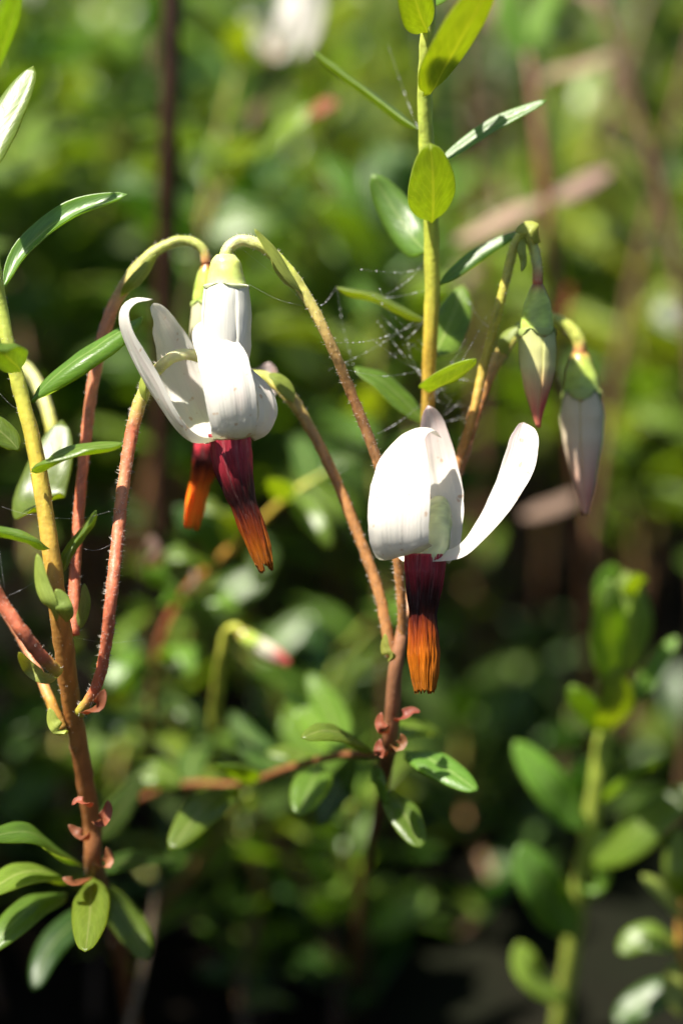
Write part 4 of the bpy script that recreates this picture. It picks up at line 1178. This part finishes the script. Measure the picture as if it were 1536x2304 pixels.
def build_undergrowth():
    """the far thicket that reads as one mass of leaves"""
    rnd = random.Random(77)
    md = MeshData()
    def leaf(p, d, n, L, w, c):
        s = d.cross(n).normalized()
        n = s.cross(d).normalized()
        a, b, e = p, p + d * L * 0.5 - n * L * 0.04, p + d * L
        md.add([a, b + s * w + n * w * 0.3, b, b - s * w + n * w * 0.3, e, b - n * 0.25], [(0, 1, 2), (0, 2, 3), (1, 4, 2), (2, 4, 3), (0, 5, 1), (0, 3, 5), (1, 5, 4), (3, 4, 5)], None, [c] * 6)
    def clump(x, y, h, nl, bare, size):
        z0 = height(x, y)
        lx, ly = rnd.gauss(0, 0.1) * h, rnd.gauss(0, 0.1) * h
        base = Vector((x, y, z0))
        top = Vector((x + lx, y + ly, z0 + h))
        tube(md, [base, base.lerp(top, 0.5) + Vector((rnd.gauss(0, 2), rnd.gauss(0, 2), 0)), top], [0.5, 0.45, 0.2], [(0.13, 0.07, 0.03)] * 3, nseg=4, nring=4)
        if x > 20 and y > 200 and rnd.random() < 0.6:
            pale = True
        else:
            pale = False
        tone = (0.30, 0.38, 0.13) if pale else rnd.choice([(0.10, 0.20, 0.03), (0.14, 0.26, 0.04), (0.20, 0.30, 0.06), (0.09, 0.17, 0.05)])
        for k in range(nl):
            s = bare + (1 - bare) * rnd.random()
            a, rise = rnd.uniform(0, 6.28), rnd.uniform(0, 1.0)
            d = Vector((math.cos(a) * math.cos(rise), math.sin(a) * math.cos(rise), math.sin(rise)))
            v = rnd.uniform(0.75, 1.35)
            leaf(base.lerp(top, s), d, Vector((rnd.gauss(0, 0.5), rnd.gauss(-0.3, 0.5), 1)), size * rnd.uniform(6, 10), size * rnd.uniform(1.4, 2.3), tuple(q * v for q in tone))
    for _ in range(900):
        y = rnd.uniform(330, 1500) ** 1.0
        x = rnd.uniform(-1, 1) * (y * 0.28 + 60)
        clump(x, y, rnd.uniform(55, 78) + y * 0.14, 26, 0.25, 1.0 + y / 1500)
    for _ in range(240):
        y = rnd.uniform(150, 340)
        x = rnd.uniform(-1, 1) * ((y + 120) * 0.145 + 20)
        clump(x, y, rnd.uniform(46, 70) + y * 0.13, 22, 0.5, 1.0)
    # the thicket goes on at both sides and behind the lens
    for _ in range(260):
        y = rnd.uniform(-30, 330)
        x = rnd.choice([-1, 1]) * (max(30, (y + 120) * 0.145) + 12 + rnd.uniform(0, 150))
        clump(x, y, rnd.uniform(60, 95) + max(0, y) * 0.1, 22, 0.35, 1.0)
    for _ in range(75):  # dense unseen clumps left of frame, added to shade the floor
        clump(rnd.uniform(-85, -31), rnd.uniform(18, 75), rnd.uniform(52, 74), 24, 0.3, 1.0)
    o = link('undergrowth', md.mesh('undergrowth', [M_FAR]))
    tag(o, 'far thicket of green bog plants blurred into one mass of leaves', 'undergrowth', None, 'stuff')
build_undergrowth()

# ------------------------------------------------------------------ spider silk
def build_web(name, label, anchor_pairs, seed, beads, bead_r):
    rnd = random.Random(seed)
    t = thing(name, label, 'spider web', P(*anchor_pairs[0][0]))
    for a, b in anchor_pairs:
        p, q = P(*a), P(*b)
        md = MeshData()
        L = (q - p).length
        mid = p.lerp(q, 0.5) + Vector((rnd.gauss(0, 0.03), rnd.gauss(0, 0.05), -0.06)) * L
        tube(md, [p, mid, q], [0.0028] * 3, [(1, 1, 1)] * 3, nseg=3, nring=10, wob=0)
        for _ in range(int(beads * L) + 1):
            s = min(0.99, max(0.01, rnd.gauss(0.5, 0.25)))
            c = catmull([p, mid, q], s)
            r = bead_r * rnd.uniform(0.35, 1.2)
            d = (q - p).normalized()
            u = d.orthogonal().normalized()
            w = d.cross(u)
            vs_ = [c - d * r * 1.8] + [c + (u * math.cos(k * 1.2566) + w * math.sin(k * 1.2566)) * r for k in range(5)] + [c + d * r * 1.8]
            fs = [(0, 1 + (k + 1) % 5, 1 + k) for k in range(5)] + [(6, 1 + k, 1 + (k + 1) % 5) for k in range(5)]
            md.add(vs_, fs)
        part('silk_strand', md, [M_SILK], t)

rw = random.Random(3)
pairs = [((757, 645, 6), (700, 690, 0)), ((757, 645, 6), (796, 826, 7)), ((960, 722, 6), (720, 770, 0)), ((796, 826, 7), (735, 760, 0)), ((970, 560, 5), (860, 670, 6)), ((958, 330, 3), (872, 100, 8)),
         ((972, 650, 5), (800, 668, 6)), ((965, 800, 6), (850, 700, 6)), ((965, 830, 6), (770, 830, 1)), ((960, 900, 7), (830, 985, 2)), ((1035, 650, 10), (1110, 745, 4)), ((1105, 690, 5), (1040, 810, 3))]
for _ in range(9):
    pairs.append(((rw.gauss(962, 5), rw.uniform(560, 930), 6), (rw.gauss(850, 50), rw.uniform(560, 900), rw.uniform(2, 8))))
for _ in range(16):
    pairs.append(((rw.gauss(965, 6), rw.uniform(800, 960), 6), (rw.uniform(1010, 1080), rw.uniform(760, 930), rw.uniform(4, 9))))
build_web('spider_web', 'torn glinting spider web strung round the yellow-green stem of the tall upright', pairs, 4, 2.2, 0.035)
build_web('spider_thread', 'stray silk threads hanging on the flower stalks of the orange-stemmed upright', [((0, 1240, -2), (12, 1330, -2)), ((20, 1340, -2), (100, 1290, -2)), ((110, 1165, 0), (250, 1150, -2)), ((170, 1435, 1), (330, 1438, 3)),
         ((0, 885, 0), (60, 930, 0)), ((5, 1140, 0), (90, 1160, 0)), ((262, 1220, -2), (180, 1232, 2)), ((545, 560, 0), (700, 700, 0)), ((690, 690, 0), (560, 640, 0))], 6, 1.2, 0.02)
